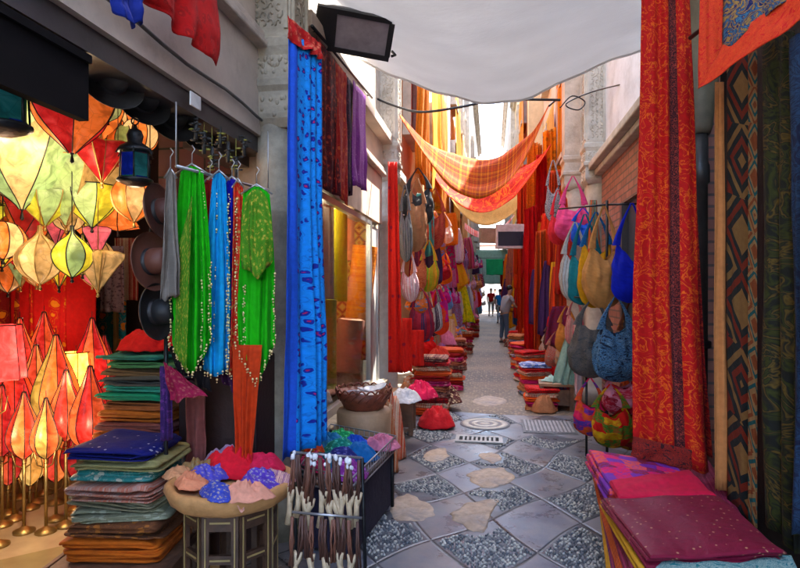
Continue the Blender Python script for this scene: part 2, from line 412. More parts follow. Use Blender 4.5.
def pave_mat():
    m, nt, b = base_mat('alley_paving')
    tc = N(nt, 'ShaderNodeTexCoord'); P = tc.outputs['Object']
    wn = N(nt, 'ShaderNodeTexNoise', i_Scale=1.6, i_Detail=3.0); nt.links.new(P, wn.inputs['Vector'])
    vm = N(nt, 'ShaderNodeVectorMath', operation='MULTIPLY_ADD'); nt.links.new(wn.outputs['Color'], vm.inputs[0]); vm.inputs[1].default_value = (.09, .09, 0); nt.links.new(P, vm.inputs[2])
    s = N(nt, 'ShaderNodeSeparateXYZ'); nt.links.new(vm.outputs[0], s.inputs[0])
    s0 = N(nt, 'ShaderNodeSeparateXYZ'); nt.links.new(P, s0.inputs[0]); x0, y0 = s0.outputs[0], s0.outputs[1]
    S_ = lambda u: math_(nt, 'SINE', u)
    x = math_(nt, 'ADD', x0, math_(nt, 'ADD', math_(nt, 'MULTIPLY', S_(math_(nt, 'MULTIPLY_ADD', y0, 2.1, .5)), .10), math_(nt, 'MULTIPLY', S_(math_(nt, 'ADD', math_(nt, 'MULTIPLY', x0, 5.0), math_(nt, 'MULTIPLY', y0, 3.0))), .03)))
    y = math_(nt, 'ADD', y0, math_(nt, 'ADD', math_(nt, 'MULTIPLY', S_(math_(nt, 'MULTIPLY_ADD', x0, 2.6, 1.0)), .07), math_(nt, 'MULTIPLY', S_(math_(nt, 'MULTIPLY', y0, 4.0)), .03)))
    xs = math_(nt, 'MULTIPLY_ADD', x, 1/.63, .43); ys = math_(nt, 'MULTIPLY_ADD', y, 1/.85, -4.25)
    a = math_(nt, 'ADD', xs, ys); bb = math_(nt, 'SUBTRACT', xs, ys)
    fa, fb = math_(nt, 'FRACT', a), math_(nt, 'FRACT', bb)
    ea = math_(nt, 'SUBTRACT', .5, math_(nt, 'ABSOLUTE', math_(nt, 'SUBTRACT', fa, .5)))
    eb = math_(nt, 'SUBTRACT', .5, math_(nt, 'ABSOLUTE', math_(nt, 'SUBTRACT', fb, .5)))
    ed = math_(nt, 'MINIMUM', ea, eb)
    cell = N(nt, 'ShaderNodeCombineXYZ'); nt.links.new(math_(nt, 'FLOOR', a), cell.inputs[0]); nt.links.new(math_(nt, 'FLOOR', bb), cell.inputs[1])
    par = math_(nt, 'FLOORED_MODULO', math_(nt, 'ADD', math_(nt, 'FLOOR', a), math_(nt, 'FLOOR', bb)), 2.0)   # 0 pebbled, 1 slab
    cw = N(nt, 'ShaderNodeTexWhiteNoise'); nt.links.new(cell.outputs[0], cw.inputs['Vector'])
    slab = par
    # no pebbles at the left gutter / right kerb strip
    cx = math_(nt, 'MULTIPLY_ADD', math_(nt, 'ADD', math_(nt, 'FLOOR', a), math_(nt, 'FLOOR', bb)), .5, .5)
    edge = math_(nt, 'ADD', math_(nt, 'LESS_THAN', cx, -.6), math_(nt, 'GREATER_THAN', cx, 1.6))
    far = math_(nt, 'GREATER_THAN', y, 7.4)
    peb = math_(nt, 'MAXIMUM', math_(nt, 'MULTIPLY', math_(nt, 'SUBTRACT', 1.0, slab), math_(nt, 'SUBTRACT', 1.0, math_(nt, 'MINIMUM', edge, 1.0))), far)
    n1 = N(nt, 'ShaderNodeTexNoise', i_Scale=3.0, i_Detail=8.0, i_Roughness=.7); nt.links.new(P, n1.inputs['Vector'])
    slabc = ramp(nt, n1.outputs[0], [(.3, (.055, .06, .085)), (.5, (.115, .125, .165)), (.7, (.20, .195, .205))])
    tone = math_(nt, 'MULTIPLY_ADD', cw.outputs[0], .65, .6)
    tn = N(nt, 'ShaderNodeCombineColor'); [nt.links.new(tone, tn.inputs[i]) for i in range(3)]
    slabc = mixc(nt, 1.0, slabc, tn.outputs[0], 'MULTIPLY')
    nb = N(nt, 'ShaderNodeTexNoise', i_Scale=1.1, i_Detail=6.0, i_Roughness=.6); nt.links.new(P, nb.inputs['Vector'])
    slabc = mixc(nt, ramp(nt, nb.outputs[0], [(.45, (0, 0, 0)), (.68, (.85,)*3)]), slabc, (.27, .22, .185))
    # pebble bed: small stones as voronoi (far off) and mortar (near, real pebbles lie on it)
    vo = N(nt, 'ShaderNodeTexVoronoi', i_Scale=22.0, i_Randomness=.9); nt.links.new(P, vo.inputs['Vector'])
    vc = N(nt, 'ShaderNodeSeparateColor'); nt.links.new(vo.outputs['Color'], vc.inputs[0])
    stone = ramp(nt, vc.outputs[0], [(0, (.10, .075, .055)), (.45, (.25, .185, .125)), (.8, (.36, .265, .175)), (1, (.48, .37, .26))])
    pebf = mixc(nt, ramp(nt, vo.outputs['Distance'], [(.3, (0, 0, 0)), (.5, (1, 1, 1))]), stone, (.10, .08, .065))
    nf = N(nt, 'ShaderNodeTexNoise', i_Scale=.8, i_Detail=4.0); nt.links.new(P, nf.inputs['Vector'])
    pebf = mixc(nt, ramp(nt, nf.outputs[0], [(.4, (.0,)*3), (.62, (.55,)*3)]), pebf, (.29, .205, .125))
    pebc = mixc(nt, far, (.055, .06, .075), pebf)
    cc = mixc(nt, peb, slabc, pebc)
    crack = math_(nt, 'LESS_THAN', ed, .016)
    crack = math_(nt, 'MULTIPLY', crack, math_(nt, 'SUBTRACT', 1.0, far))
    cc = mixc(nt, crack, cc, (.03, .03, .035))
    nt.links.new(cc, b.inputs['Base Color'])
    rr = mixc(nt, math_(nt, 'MULTIPLY', far, .8), ramp(nt, n1.outputs[0], [(.3, (.18,)*3), (.7, (.50,)*3)]), (.7, .7, .7)); nt.links.new(rr, b.inputs['Roughness'])
    h = math_(nt, 'ADD', math_(nt, 'MULTIPLY', math_(nt, 'MINIMUM', ed, .03), 14.0), math_(nt, 'MULTIPLY', n1.outputs[0], .5))
    h = math_(nt, 'SUBTRACT', h, math_(nt, 'MULTIPLY', math_(nt, 'MULTIPLY', vo.outputs['Distance'], far), 1.2))
    bp = N(nt, 'ShaderNodeBump', i_Strength=.6, i_Distance=.012); nt.links.new(h, bp.inputs['Height']); nt.links.new(bp.outputs[0], b.inputs['Normal'])
    return m
g = MB().box((-200, -200, -.3), (200, 400, -.02)).build('ground', surf('earth', (.22, .19, .16), .9)); g['kind'] = 'structure'
pv = MB().box((-1.46, -3, -.2), (1.49, 60, 0)).build('alley_paving', pave_mat()); pv['kind'] = 'structure'
# real pebbles in the pebbled diamonds near the viewer
WORN = []
for pts in ([(448, 514), (470, 500), (500, 498), (493, 515), (484, 536), (462, 528)], [(466, 476), (480, 468), (504, 467), (517, 476), (506, 487), (482, 490)], [(388, 500), (405, 492), (425, 500), (438, 514), (420, 524), (392, 520)], [(470, 400), (488, 395), (508, 399), (500, 406), (478, 406)], [(425, 452), (444, 446), (450, 456), (440, 462), (424, 462)], [(476, 455), (492, 452), (504, 458), (492, 464)], [(455, 432), (505, 432), (505, 446), (455, 446)], [(464, 417), (506, 417), (506, 431), (464, 431)], [(528, 414), (570, 414), (574, 440), (526, 440)]):
    q_ = [PZ(*p) for p in pts]; xs_ = [p.x for p in q_]; ys_ = [p.y for p in q_]
    WORN.append(((min(xs_)+max(xs_))/2, (min(ys_)+max(ys_))/2, (max(xs_)-min(xs_))/2*1.08, (max(ys_)-min(ys_))/2*1.05))
mb = MB(); rp = random.Random(3)
y = 2.6; row = 0
ico = []
while y < 7.45:
    x = -1.2 + (row % 2)*.016
    while x < 1.2:
        px, py = x+rp.uniform(-.006, .006), y+rp.uniform(-.005, .005)
        inst = any((px-a_)**2/c_**2+(py-b2)**2/d_**2 < 1 for a_, b2, c_, d_ in WORN)
        xs = (px+.10*math.sin(2.1*py+.5)+.03*math.sin(5*px+3*py))/.63+.43; ys = (py+.07*math.sin(2.6*px+1)+.03*math.sin(4*py))/.85-4.25
        a, b_ = xs+ys, xs-ys
        ed = min(.5-abs(a % 1-.5), .5-abs(b_ % 1-.5))
        if not inst and (math.floor(a)+math.floor(b_)) % 2 == 0 and ed > .055 and -.6 <= (math.floor(a)+math.floor(b_)+1)/2 <= 1.6 and rp.random() < .95:
            r = rp.uniform(.007, .0135); an = rp.random()*3.14; e = rp.uniform(.65, 1)
            Mx = Matrix.Rotation(an, 3, 'Z')
            mb.lathe([(r*.98, -.002), (r*.95, .004), (r*.7, .009), (.002, .0115)], 7, (px, py, 0), int(rp.random()*4), 1, e, Mx)
        x += .026
    y += .0235; row += 1
pm = [surf('pebble_a', (.40, .385, .36), .45, var=.2), surf('pebble_b', (.20, .195, .20), .4, var=.2), surf('pebble_c', (.52, .49, .43), .5, var=.15), surf('pebble_d', (.10, .11, .13), .4, var=.2)]
pb = mb.build('pebble_mosaic', pm); pb['kind'] = 'stuff'; pb['label'] = 'small grey and white pebbles set in the paving diamonds'; pb['category'] = 'pebbles'
# worn tan stones in the paving
TAN = surf('tan_stone', (.36, .26, .18), .55, var=.45, vs=9, bump=1.2, bs=14, dirt=(.16, .15, .16))
def worn(pts, seed, h=.012):
    h = h*.5
    P3 = [PZ(px, py) for px, py in pts]; c = sum(P3, Vector())/len(P3)
    vs = []; n = 40; L = len(P3)
    for k, (q, z) in enumerate(((1.0, .0), (.97, h*.7), (.86, h), (.5, h*1.1), (.05, h*1.1))):
        for i in range(n):
            t = i/n*L; j = int(t); f = t-j
            a, b_, c_, d_ = P3[(j-1) % L], P3[j % L], P3[(j+1) % L], P3[(j+2) % L]
            p = .5*((2*b_)+(c_-a)*f+(2*a-5*b_+4*c_-d_)*f*f+(3*b_-a-3*c_+d_)*f**3)
            p = c+(p-c)*q*.85*(1+.22*nz(seed, i*.35, 0, 0)+.06*nz(seed, i*1.3, 4, 0)); vs.append((p.x-c.x, p.y-c.y, z+.004*nz(seed, p.x*14, p.y*14, 0)*(k > 1)))
    fs = [(j*n+i, j*n+(i+1) % n, (j+1)*n+(i+1) % n, (j+1)*n+i) for j in range(4) for i in range(n)]+[tuple(range(4*n, 5*n))]
    o = MB().add(vs, fs).build('worn_stone', TAN, None, (c.x, c.y, .001)); o['kind'] = 'structure'
worn([(448, 514), (470, 500), (500, 498), (493, 515), (484, 536), (462, 528)], 1)
worn([(466, 476), (480, 468), (504, 467), (517, 476), (506, 487), (482, 490)], 2)
worn([(388, 500), (405, 492), (425, 500), (438, 514), (420, 524), (392, 520)], 3, .006)
worn([(470, 400), (488, 395), (508, 399), (500, 406), (478, 406)], 5, .008)
worn([(425, 452), (444, 446), (450, 456), (440, 462), (424, 462)], 6, .006)
worn([(476, 455), (492, 452), (504, 458), (492, 464)], 7, .006)
# drain grate, round cover, ribbed strip
c0 = PZ(479, 440); root = empty('drain_grate', (c0.x, c0.y, .004)); tag(root, 'small slotted grey drain grate set in the middle of the paving', 'drain')
IRON = surf('worn_iron', (.32, .30, .28), .45, metal=.5, var=.2)
w_, h_ = .50, .26
mb = MB()
mb.box((-w_/2, -h_/2, 0), (w_/2, -h_/2+.05, .012)).box((-w_/2, h_/2-.05, 0), (w_/2, h_/2, .012)).box((-w_/2, -h_/2+.05, 0), (-w_/2+.04, h_/2-.05, .012)).box((w_/2-.04, -h_/2+.05, 0), (w_/2, h_/2-.05, .012)).build('grate_frame', IRON, root)
MB().box((-w_/2+.04, -h_/2+.05, -.001), (w_/2-.04, h_/2-.05, .002)).build('drain_hole_plate', surf('drain_dark', (.008, .008, .008), .9), root)  # flat black plate stands in for the dark depth below the bars
mb = MB()
for i in range(1, 9):
    xx = -w_/2+.04+i*(w_-.08)/9; mb.box((xx-.011, -h_/2+.05, .003), (xx+.011, h_/2-.05, .011))
mb.build('grate_bars', IRON, root)
c0 = PZ(485, 424); mb = MB()
for r0, r1 in ((0.001, .06), (.10, .16), (.20, .27)): mb.lathe([(r0, 0), (r0, .007), (r1, .007), (r1, 0)], 28, (0, 0, 0), cap=False)
mb.lathe([(.3, 0), (.3, .004), (.001, .004)], 28, mi=1)
o = mb.build('manhole_cover', [surf('cover_light', (.5, .46, .4), .6), surf('cover_dark', (.25, .24, .25), .6)], None, (c0.x, c0.y, .002)); tag(o, 'round ringed stone cover in the paving behind the drain grate', 'manhole cover')
c0 = PZ(548, 427); mb = MB()
mb.box((-.3, -.32, 0), (.3, .32, .003), mi=1)
for i in range(13): mb.box((-.27+i*.043, -.28, .003), (-.247+i*.043, .28, .012))
o = mb.build('ribbed_cover', [surf('rib_l', (.30, .29, .30), .55), surf('rib_d', (.12, .12, .13), .6)], None, (c0.x, c0.y, .004)); tag(o, 'ribbed grey utility cover in the paving beside the right stools', 'utility cover')

# ---------------------------------------------------------------- buildings
XL, XR = -1.47, 1.5
def wallbox(mb, x0, x1, y0, y1, z0, z1, mi=0): mb.box((x0, y0, z0), (x1, y1, z1), mi); return mb
# left near building (lamp shop + textile window)
A = empty('shop_building', (XL-.3, 4, 0)); tag(A, 'grey brown fascia building over the lamp shop and the textile window on the left', 'building')
def partw(name, mat, parent, boxes, bevel=0, rel=True):
    mb = MB()
    L = parent.location if parent else Vector()
    for b in boxes: mb.box((b[0]-L.x, b[2]-L.y, b[4]-L.z), (b[1]-L.x, b[3]-L.y, b[5]-L.z))
    return mb.build(name, mat, parent, (0, 0, 0), bevel=bevel)
partw('upper_wall', STONE2, A, [(XL-.5, XL-.06, -3, 8, 3.62, 9.6)])
partw('fascia', PLAST, A, [(XL-.28, XL, -3, 3.62, 2.60, 3.14), (XL-.28, XL, 4.1, 7.45, 2.50, 3.14), (XL-.28, XL-.02, -3, 3.6, 3.26, 3.62), (XL-.28, XL-.02, 4.1, 8, 3.26, 3.62)])
partw('cornice', PLAST, A, [(XL-.2, XL+.07, -3, 3.60, 3.141, 3.19), (XL-.2, XL+.04, -3, 3.60, 3.191, 3.259), (XL-.2, XL+.07, 4.1, 7.45, 3.141, 3.19), (XL-.2, XL+.04, 4.1, 7.45, 3.191, 3.259), (XL-.1, XL+.12, 4.1, 8, 3.621, 3.75), (XL-.1, XL+.12, -3, 3.6, 3.621, 3.75)], bevel=.012)
partw('opening_beam', BROWN, A, [(XL-.34, XL-.03, .4, 3.55, 2.50, 2.598), (XL-.30, XL-.14, 3.0, 3.55, 2.43, 2.498)])
partw('pier', PLAST, A, [(XL-.3, XL-.01, -3, .4, 0, 2.598)])
partw('pier', PLAST, A, [(XL-.3, XL-.04, 3.62, 4.1, 0, 3.6)])
# roof slab / back
partw('roof', STONE2, A, [(-6, XL+.1, -3, 8, 9.6, 9.8)])
# interior shell
def tiles(name, c1, c2, sc_, rough=.25, rotd=True):
    m, nt, b = base_mat(name)
    tc = N(nt, 'ShaderNodeTexCoord'); mp = N(nt, 'ShaderNodeMapping'); nt.links.new(tc.outputs['Object'], mp.inputs[0])
    if rotd: mp.inputs['Rotation'].default_value = (0, 0, R(45))
    ck = N(nt, 'ShaderNodeTexChecker', i_Scale=sc_); nt.links.new(mp.outputs[0], ck.inputs[0]); ck.inputs[1].default_value = c4(c1); ck.inputs[2].default_value = c4(c2)
    n1 = N(nt, 'ShaderNodeTexNoise', i_Scale=5.0, i_Detail=6.0); nt.links.new(tc.outputs['Object'], n1.inputs[0])
    cc = mixc(nt, .6, ck.outputs[0], ramp(nt, n1.outputs[0], [(.3, (.55,)*3), (.7, (1,)*3)]), 'MULTIPLY')
    nt.links.new(cc, b.inputs['Base Color']); b.inputs['Roughness'].default_value = rough
    return m
partw('shop_floor_tiles', tiles('floor_tiles', (.62, .48, .28), (.42, .34, .16), 1.15), A, [(-4.3, XL-.001, .3, 5.3, -.1, .006)])
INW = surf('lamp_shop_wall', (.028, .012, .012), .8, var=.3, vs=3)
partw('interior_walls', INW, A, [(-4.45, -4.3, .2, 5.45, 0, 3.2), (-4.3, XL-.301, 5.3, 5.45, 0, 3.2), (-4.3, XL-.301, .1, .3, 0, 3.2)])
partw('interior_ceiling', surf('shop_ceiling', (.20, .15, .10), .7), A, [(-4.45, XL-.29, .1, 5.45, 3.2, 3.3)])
# right return wall of the lamp shop: dark red tile panel with joints
def brickm(name, c1, c2, mort, bw, bh, off=.5, ms=.02):
    m, nt, b = base_mat(name)
    uv = N(nt, 'ShaderNodeUVMap')
    br = N(nt, 'ShaderNodeTexBrick', i_Scale=1.0, i_Mortar_Size=ms*bh*2, i_Brick_Width=bw, i_Row_Height=bh); br.offset = off
    nt.links.new(uv.outputs[0], br.inputs[0]); br.inputs['Color1'].default_value = c4(c1); br.inputs['Color2'].default_value = c4(c2); br.inputs['Mortar'].default_value = c4(mort)
    n1 = N(nt, 'ShaderNodeTexNoise', i_Scale=7.0, i_Detail=6.0); nt.links.new(uv.outputs[0], n1.inputs[0])
    cc = mixc(nt, .7, br.outputs[0], ramp(nt, n1.outputs[0], [(.3, (.6,)*3), (.7, (1,)*3)]), 'MULTIPLY')
    nt.links.new(cc, b.inputs['Base Color']); b.inputs['Roughness'].default_value = .7
    h = math_(nt, 'SUBTRACT', math_(nt, 'MULTIPLY', n1.outputs[0], .3), br.outputs['Fac'])
    bp = N(nt, 'ShaderNodeBump', i_Strength=.5, i_Distance=.008); nt.links.new(h, bp.inputs['Height']); nt.links.new(bp.outputs[0], b.inputs['Normal'])
    return m
partw('tiled_return', brickm('maroon_tiles', (.16, .045, .05), (.13, .035, .045), (.02, .01, .01), .2, .2, 0), A, [(-2.32, XL-.301, 3.62, 3.75, .006, 2.9)])
# pilaster 1 with carved block, capital and round shaft
def pilaster(name, label, x, y, side, cap_z, mat, top=9, w=.17, r=.14, carved=True):
    root = empty(name, (x, y, 0)); tag(root, label, 'column')
    s = side
    prof = [(r*1.25, 0), (r*1.25, .12), (r*1.35, .16), (r*1.2, .22), (r*1.02, .26), (r, cap_z-.62), (r*1.12, cap_z-.60), (r*1.15, cap_z-.57), (r*1.05, cap_z-.545), (r*1.13, cap_z-.52), (r*1.0, cap_z-.49), (r*.96, cap_z-.3), (r*.96, cap_z-.02)]
    MB().lathe(prof, 28).build('shaft', mat, root)
    mb = MB()
    k = w
    mb.lathe([(k*1.0, cap_z-.05), (k*1.28, cap_z), (k*1.34, cap_z+.03), (k*1.30, cap_z+.17), (k*1.5, cap_z+.20), (k*1.5, cap_z+.24), (k*1.36, cap_z+.26), (k*1.28, cap_z+.40), (k*1.46, cap_z+.45), (k*1.46, cap_z+.50), (k*1.3, cap_z+.52)], 4, M=Matrix.Rotation(R(45), 3, 'Z'), smooth=False)
    if carved:
        rr = random.Random(int(abs(y)*10))
        for i in range(46):
            zz = cap_z+.02+rr.random()*.14 if i < 16 else cap_z+.29+rr.random()*.10
            t = rr.uniform(-.85, .85)*k*.92
            mb.ball((t, -k*.93, zz), .014, 6, sz=1.3); mb.ball((-s*k*.93, t, zz), .014, 6, sz=1.3)
    mb.build('capital', mat, root)
    mb = MB().box((-k*.9, -k*.9, cap_z+.521), (k*.9, k*.9, top))
    z = cap_z+.6
    if carved:
        rr = random.Random(5)
        for f in (0, 1):
            for q in (-1, 1):
                if f == 0: mb.box((q*k*.74-.012, -k*.9-.02, cap_z+.56), (q*k*.74+.012, -k*.9, top))
                else: mb.box((-s*k*.9-.02 if s > 0 else k*.9, q*k*.74-.012, cap_z+.56), (-s*k*.9 if s > 0 else k*.9+.02, q*k*.74+.012, top))
            zz = cap_z+.6
            while zz < min(top-.1, cap_z+2.6):
                for q in range(4):
                    a = rr.random()*6.28; t = (q-1.5)*k*.3
                    p = Vector((t, -k*.9-.004, zz)) if f == 0 else Vector((-s*(k*.9+.004) if s > 0 else k*.9+.004, t, zz))
                    pts = []
                    for j in range(6):
                        aa = a+j*.8; rad = .006+.004*j
                        pts.append(p+(Vector((math.cos(aa)*rad, 0, math.sin(aa)*rad*1.3)) if f == 0 else Vector((0, math.cos(aa)*rad, math.sin(aa)*rad*1.3))))
                    mb.tube(pts, .0065, 4)
                zz += .055
    mb.build('carved_pier', mat, root)
    return root
p = PX(272, 291, XL+.06)
pilaster('stone_pilaster', 'weathered carved stone column between the lamp shop and the textile window', p.x, p.y+.08, -1, 2.70, STONE, top=9.5)
p = PX(377, 291, XL+.02)
pilaster('stone_pilaster', 'pale carved stone column beyond the textile window, beside the red runner', p.x, 7.75, -1, 3.15, STONE2, top=9.5)
p = PX(592, 200, XR-.1)
pilaster('stone_pilaster', 'pale stone column with stepped capital just beyond the brick shop front', XR-.03, 8.3, 1, 3.15, STONE2, top=9, w=.2, r=.15)
pilaster('stone_pilaster', 'pale stone column farther along the right wall above the small bags', XR-.1, 9.9, 1, 3.35, STONE2, top=9.5, w=.22, r=.18, carved=False)
# textile window
Wn = empty('display_window', (XL-.03, 5.7, 0)); tag(Wn, 'steel framed shop window full of rolled orange and green textiles', 'shop window')
def relbox(name, mat, root, boxes, bevel=0): return partw(name, mat, root, boxes, bevel)
relbox('window_frame', STEEL, Wn, [(XL-.07, XL-.01, 4.12, 4.18, .5, 2.48), (XL-.07, XL-.01, 6.78, 6.86, .0, 2.48), (XL-.07, XL-.01, 7.25, 7.33, 0, 2.48), (XL-.07, XL-.01, 4.18, 6.78, 2.42, 2.48), (XL-.07, XL-.01, 4.18, 6.78, .42, .5)], .004)
relbox('window_glass', glassm('pane', (.93, .96, .95)), Wn, [(XL-.045, XL-.038, 4.18, 6.78, .5, 2.42)])
relbox('sill', STONE, Wn, [(XL-.1, XL+.1, 4.12, 7.4, .3, .42), (XL-.1, XL+.02, 4.12, 7.4, 0, .3)], .01)
relbox('side_panel', surf('panel_white', (.45, .45, .43), .4), Wn, [(XL-.05, XL-.035, 6.86, 7.25, 0, 2.42)])
relbox('recess', surf('recess_beige', (.38, .28, .20), .7), Wn, [(-2.3, -2.2, 4.05, 7.45, .3, 2.7), (-2.2, XL-.3, 7.45, 7.6, .3, 2.7), (-2.2, XL-.31, 4.0, 4.1, .3, 2.7), (-2.2, XL-.3, 4.1, 7.45, 2.6, 2.7), (-2.2, XL-.3, 4.1, 7.45, .2, .4)])
# farther left buildings
def facade(name, label, side, y0, y1, z1, wm, nwin, depth=5, zwin=(4.3, 7.0), jut=0.0, trim=STONE2, shop=True, shut=None):
    X = (XL+jut) if side < 0 else (XR-jut)
    root = empty(name, (X, y0, 0)); tag(root, label, 'building')
    xa, xb = (X-depth, X) if side < 0 else (X, X+depth)
    yb0 = [(xa, xb, y0, y1, 3.3, z1)]
    if shop:
        yb0 += [(xa, xb, y0, y0+.35, 0, 3.298), (xa, xb, y1-.35, y1, 0, 3.298)]
        off = -.6 if side < 0 else .6
        yb0.append((min(X+off, X+off*8), max(X+off, X+off*8), y0+.35, y1-.35, 0, 3.298))
    else: yb0.append((xa, xb, y0, y1, 0, 3.298))
    partw('wall', wm, root, yb0)
    e = .12; a, b = (X, X+e) if side < 0 else (X-e, X)
    e2 = .25; a2, b2 = (X, X+e2) if side < 0 else (X-e2, X)
    partw('cornice', trim, root, [(a, b, y0, y1, 3.3, 3.42)], .01)
    partw('cornice', trim, root, [(a2, b2, y0, y1, z1-.25, z1-.1), (a, b, y0, y1, z1-.4, z1-.251)], .01)
    partw('roof', surf('roof_tile', (.30, .14, .09), .8), root, [(xa, xb, y0, y1, z1+.001, z1+.15)])
    for k in range(nwin):
        yc = y0+(k+.5)*(y1-y0)/nwin
        for zw in zwin:
            f = partw('window', trim, root, [(a-.02 if side > 0 else X, X if side > 0 else b+.02, yc-.55, yc-.45, zw, zw+1.5), (a-.02 if side > 0 else X, X if side > 0 else b+.02, yc+.45, yc+.55, zw, zw+1.5), (a-.02 if side > 0 else X, X if side > 0 else b+.02, yc-.55, yc+.55, zw+1.501, zw+1.6), (a-.06 if side > 0 else X, X if side > 0 else b+.06, yc-.6, yc+.6, zw-.1, zw-.001)])
            pn = partw('shutter', shut or surf('shutter_brown', (.16, .09, .05), .6), root, [((X-.03, X-.004)[0] if side > 0 else X+.004, X-.004 if side > 0 else X+.03, yc-.449, yc+.449, zw, zw+1.5)])
            pn.parent = f
            if side < 0 or y0 < 26: continue
            bl = MB()
            xx0 = X-.45 if side > 0 else X+.0; xx1 = X if side > 0 else X+.45
            for i in range(9):
                yy = yc-.6+i*.15; bl.tube([(xx0-X if side > 0 else .43, yy-y0, zw-.1), (xx0-X if side > 0 else .43, yy-y0, zw+.75)], .008, 4)
            bl.box(((-.46 if side > 0 else 0), yc-.62-y0, zw-.18), ((0 if side > 0 else .46), yc+.62-y0, zw-.102))
            bl.tube([((-.43 if side > 0 else .43), yc-.6-y0, zw+.75), ((-.43 if side > 0 else .43), yc+.6-y0, zw+.75)], .014, 5)
            bl.build('balcony', BLACK, root)
    return root
facade('old_house', 'ochre plastered house on the left beyond the second stone column', -1, 8.05, 15, 9.2, PLAST_Y, 2)
facade('old_house', 'white plastered house farther along the left of the alley', -1, 15.01, 24, 10.3, PLAST_W, 3, jut=.30)
facade('old_house', 'pale stone house farthest down the left side', -1, 24.01, 40, 11.5, STONE2, 4, jut=.52)
facade('old_house', 'pink plastered house on the right with orange cloths hung before it', 1, 10.1, 17, 8.6, PLAST_P, 2)
facade('old_house', 'ochre yellow house farther along the right of the alley', 1, 17.01, 27, 10.5, PLAST_Y, 3, jut=.42)
facade('old_house', 'pale stone house farthest down the right side', 1, 27.01, 42, 12.5, STONE2, 4, jut=.62)
facade('end_house', 'sunlit pale house closing the far end of the alley', 1, 46, 54, 5.2, PLAST_W, 1, depth=14, jut=6.5, shop=False, zwin=(3.4,))
# right near building : brick front, sloped stone cornice, white wall above
B = empty('brick_shop', (XR+.1, 5, 0)); tag(B, 'red brick shop front with stone cornice and white wall above on the right', 'building')
BR = brickm('pink_brick', (.44, .17, .12), (.33, .12, .09), (.16, .10, .085), .24, .085, ms=.06)
partw('brick_wall', BR, B, [(XR, XR+.3, 4.35, 5.25, 0, 3.2), (XR, XR+.3, 5.251, 6.9, 2.62, 3.2), (XR, XR+.3, 6.901, 8.1, 0, 3.2)])
partw('cornice', STONE2, B, [(XR-.1, XR+.3, 4.35, 8.1, 3.202, 3.28), (XR-.18, XR+.3, 4.35, 8.1, 3.282, 3.38), (XR-.06, XR+.3, 4.35, 8.1, 3.382, 3.46)], .015)
partw('upper_wall', surf('bluish_white', (.62, .64, .70), .8, var=.08, dirt=(.45, .46, .5)), B, [(XR+.05, XR+4, -3, 8.1, 3.462, 13.5)])  # unseen upper height raised to keep sun off the left shops
partw('doorway', surf('doorway_dark', (.03, .04, .06), .5), B, [(XR+.05, XR+.12, 5.251, 6.9, 0, 2.619)])  # flat dark panel stands in for the depth of the dark opening
partw('door_frame', BROWN, B, [(XR-.02, XR+.049, 6.8, 6.899, 0, 2.618), (XR-.02, XR+.049, 5.252, 5.34, 0, 2.618)])
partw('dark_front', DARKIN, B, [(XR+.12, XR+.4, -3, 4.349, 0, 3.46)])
partw('link_wall', STONE2, B, [(XR+.02, XR+4, 8.101, 10.09, 0, 12.5)])  # unseen upper height raised to block a sun streak by the left window
# ================================================================ colours
RED = (.55, .02, .015); DRED = (.22, .012, .015); MAR = (.14, .012, .03); ORG = (.75, .16, .02); DORG = (.5, .09, .015)
YEL = (.78, .52, .03); GRN = (.05, .38, .02); TEAL = (.01, .16, .17); BLU = (.02, .12, .55); DBL = (.01, .015, .14); LBL = (.08, .35, .65)
PUR = (.18, .04, .28); PNK = (.75, .07, .22); HPK = (.72, .04, .14); CRM = (.70, .58, .40); TANC = (.48, .27, .12); BRN = (.16, .06, .03)
BLK = (.015, .012, .014); WHT = (.78, .76, .74); GRY = (.3, .3, .32); OLV = (.22, .22, .05); LIM = (.42, .55, .04); COR = (.75, .10, .05)
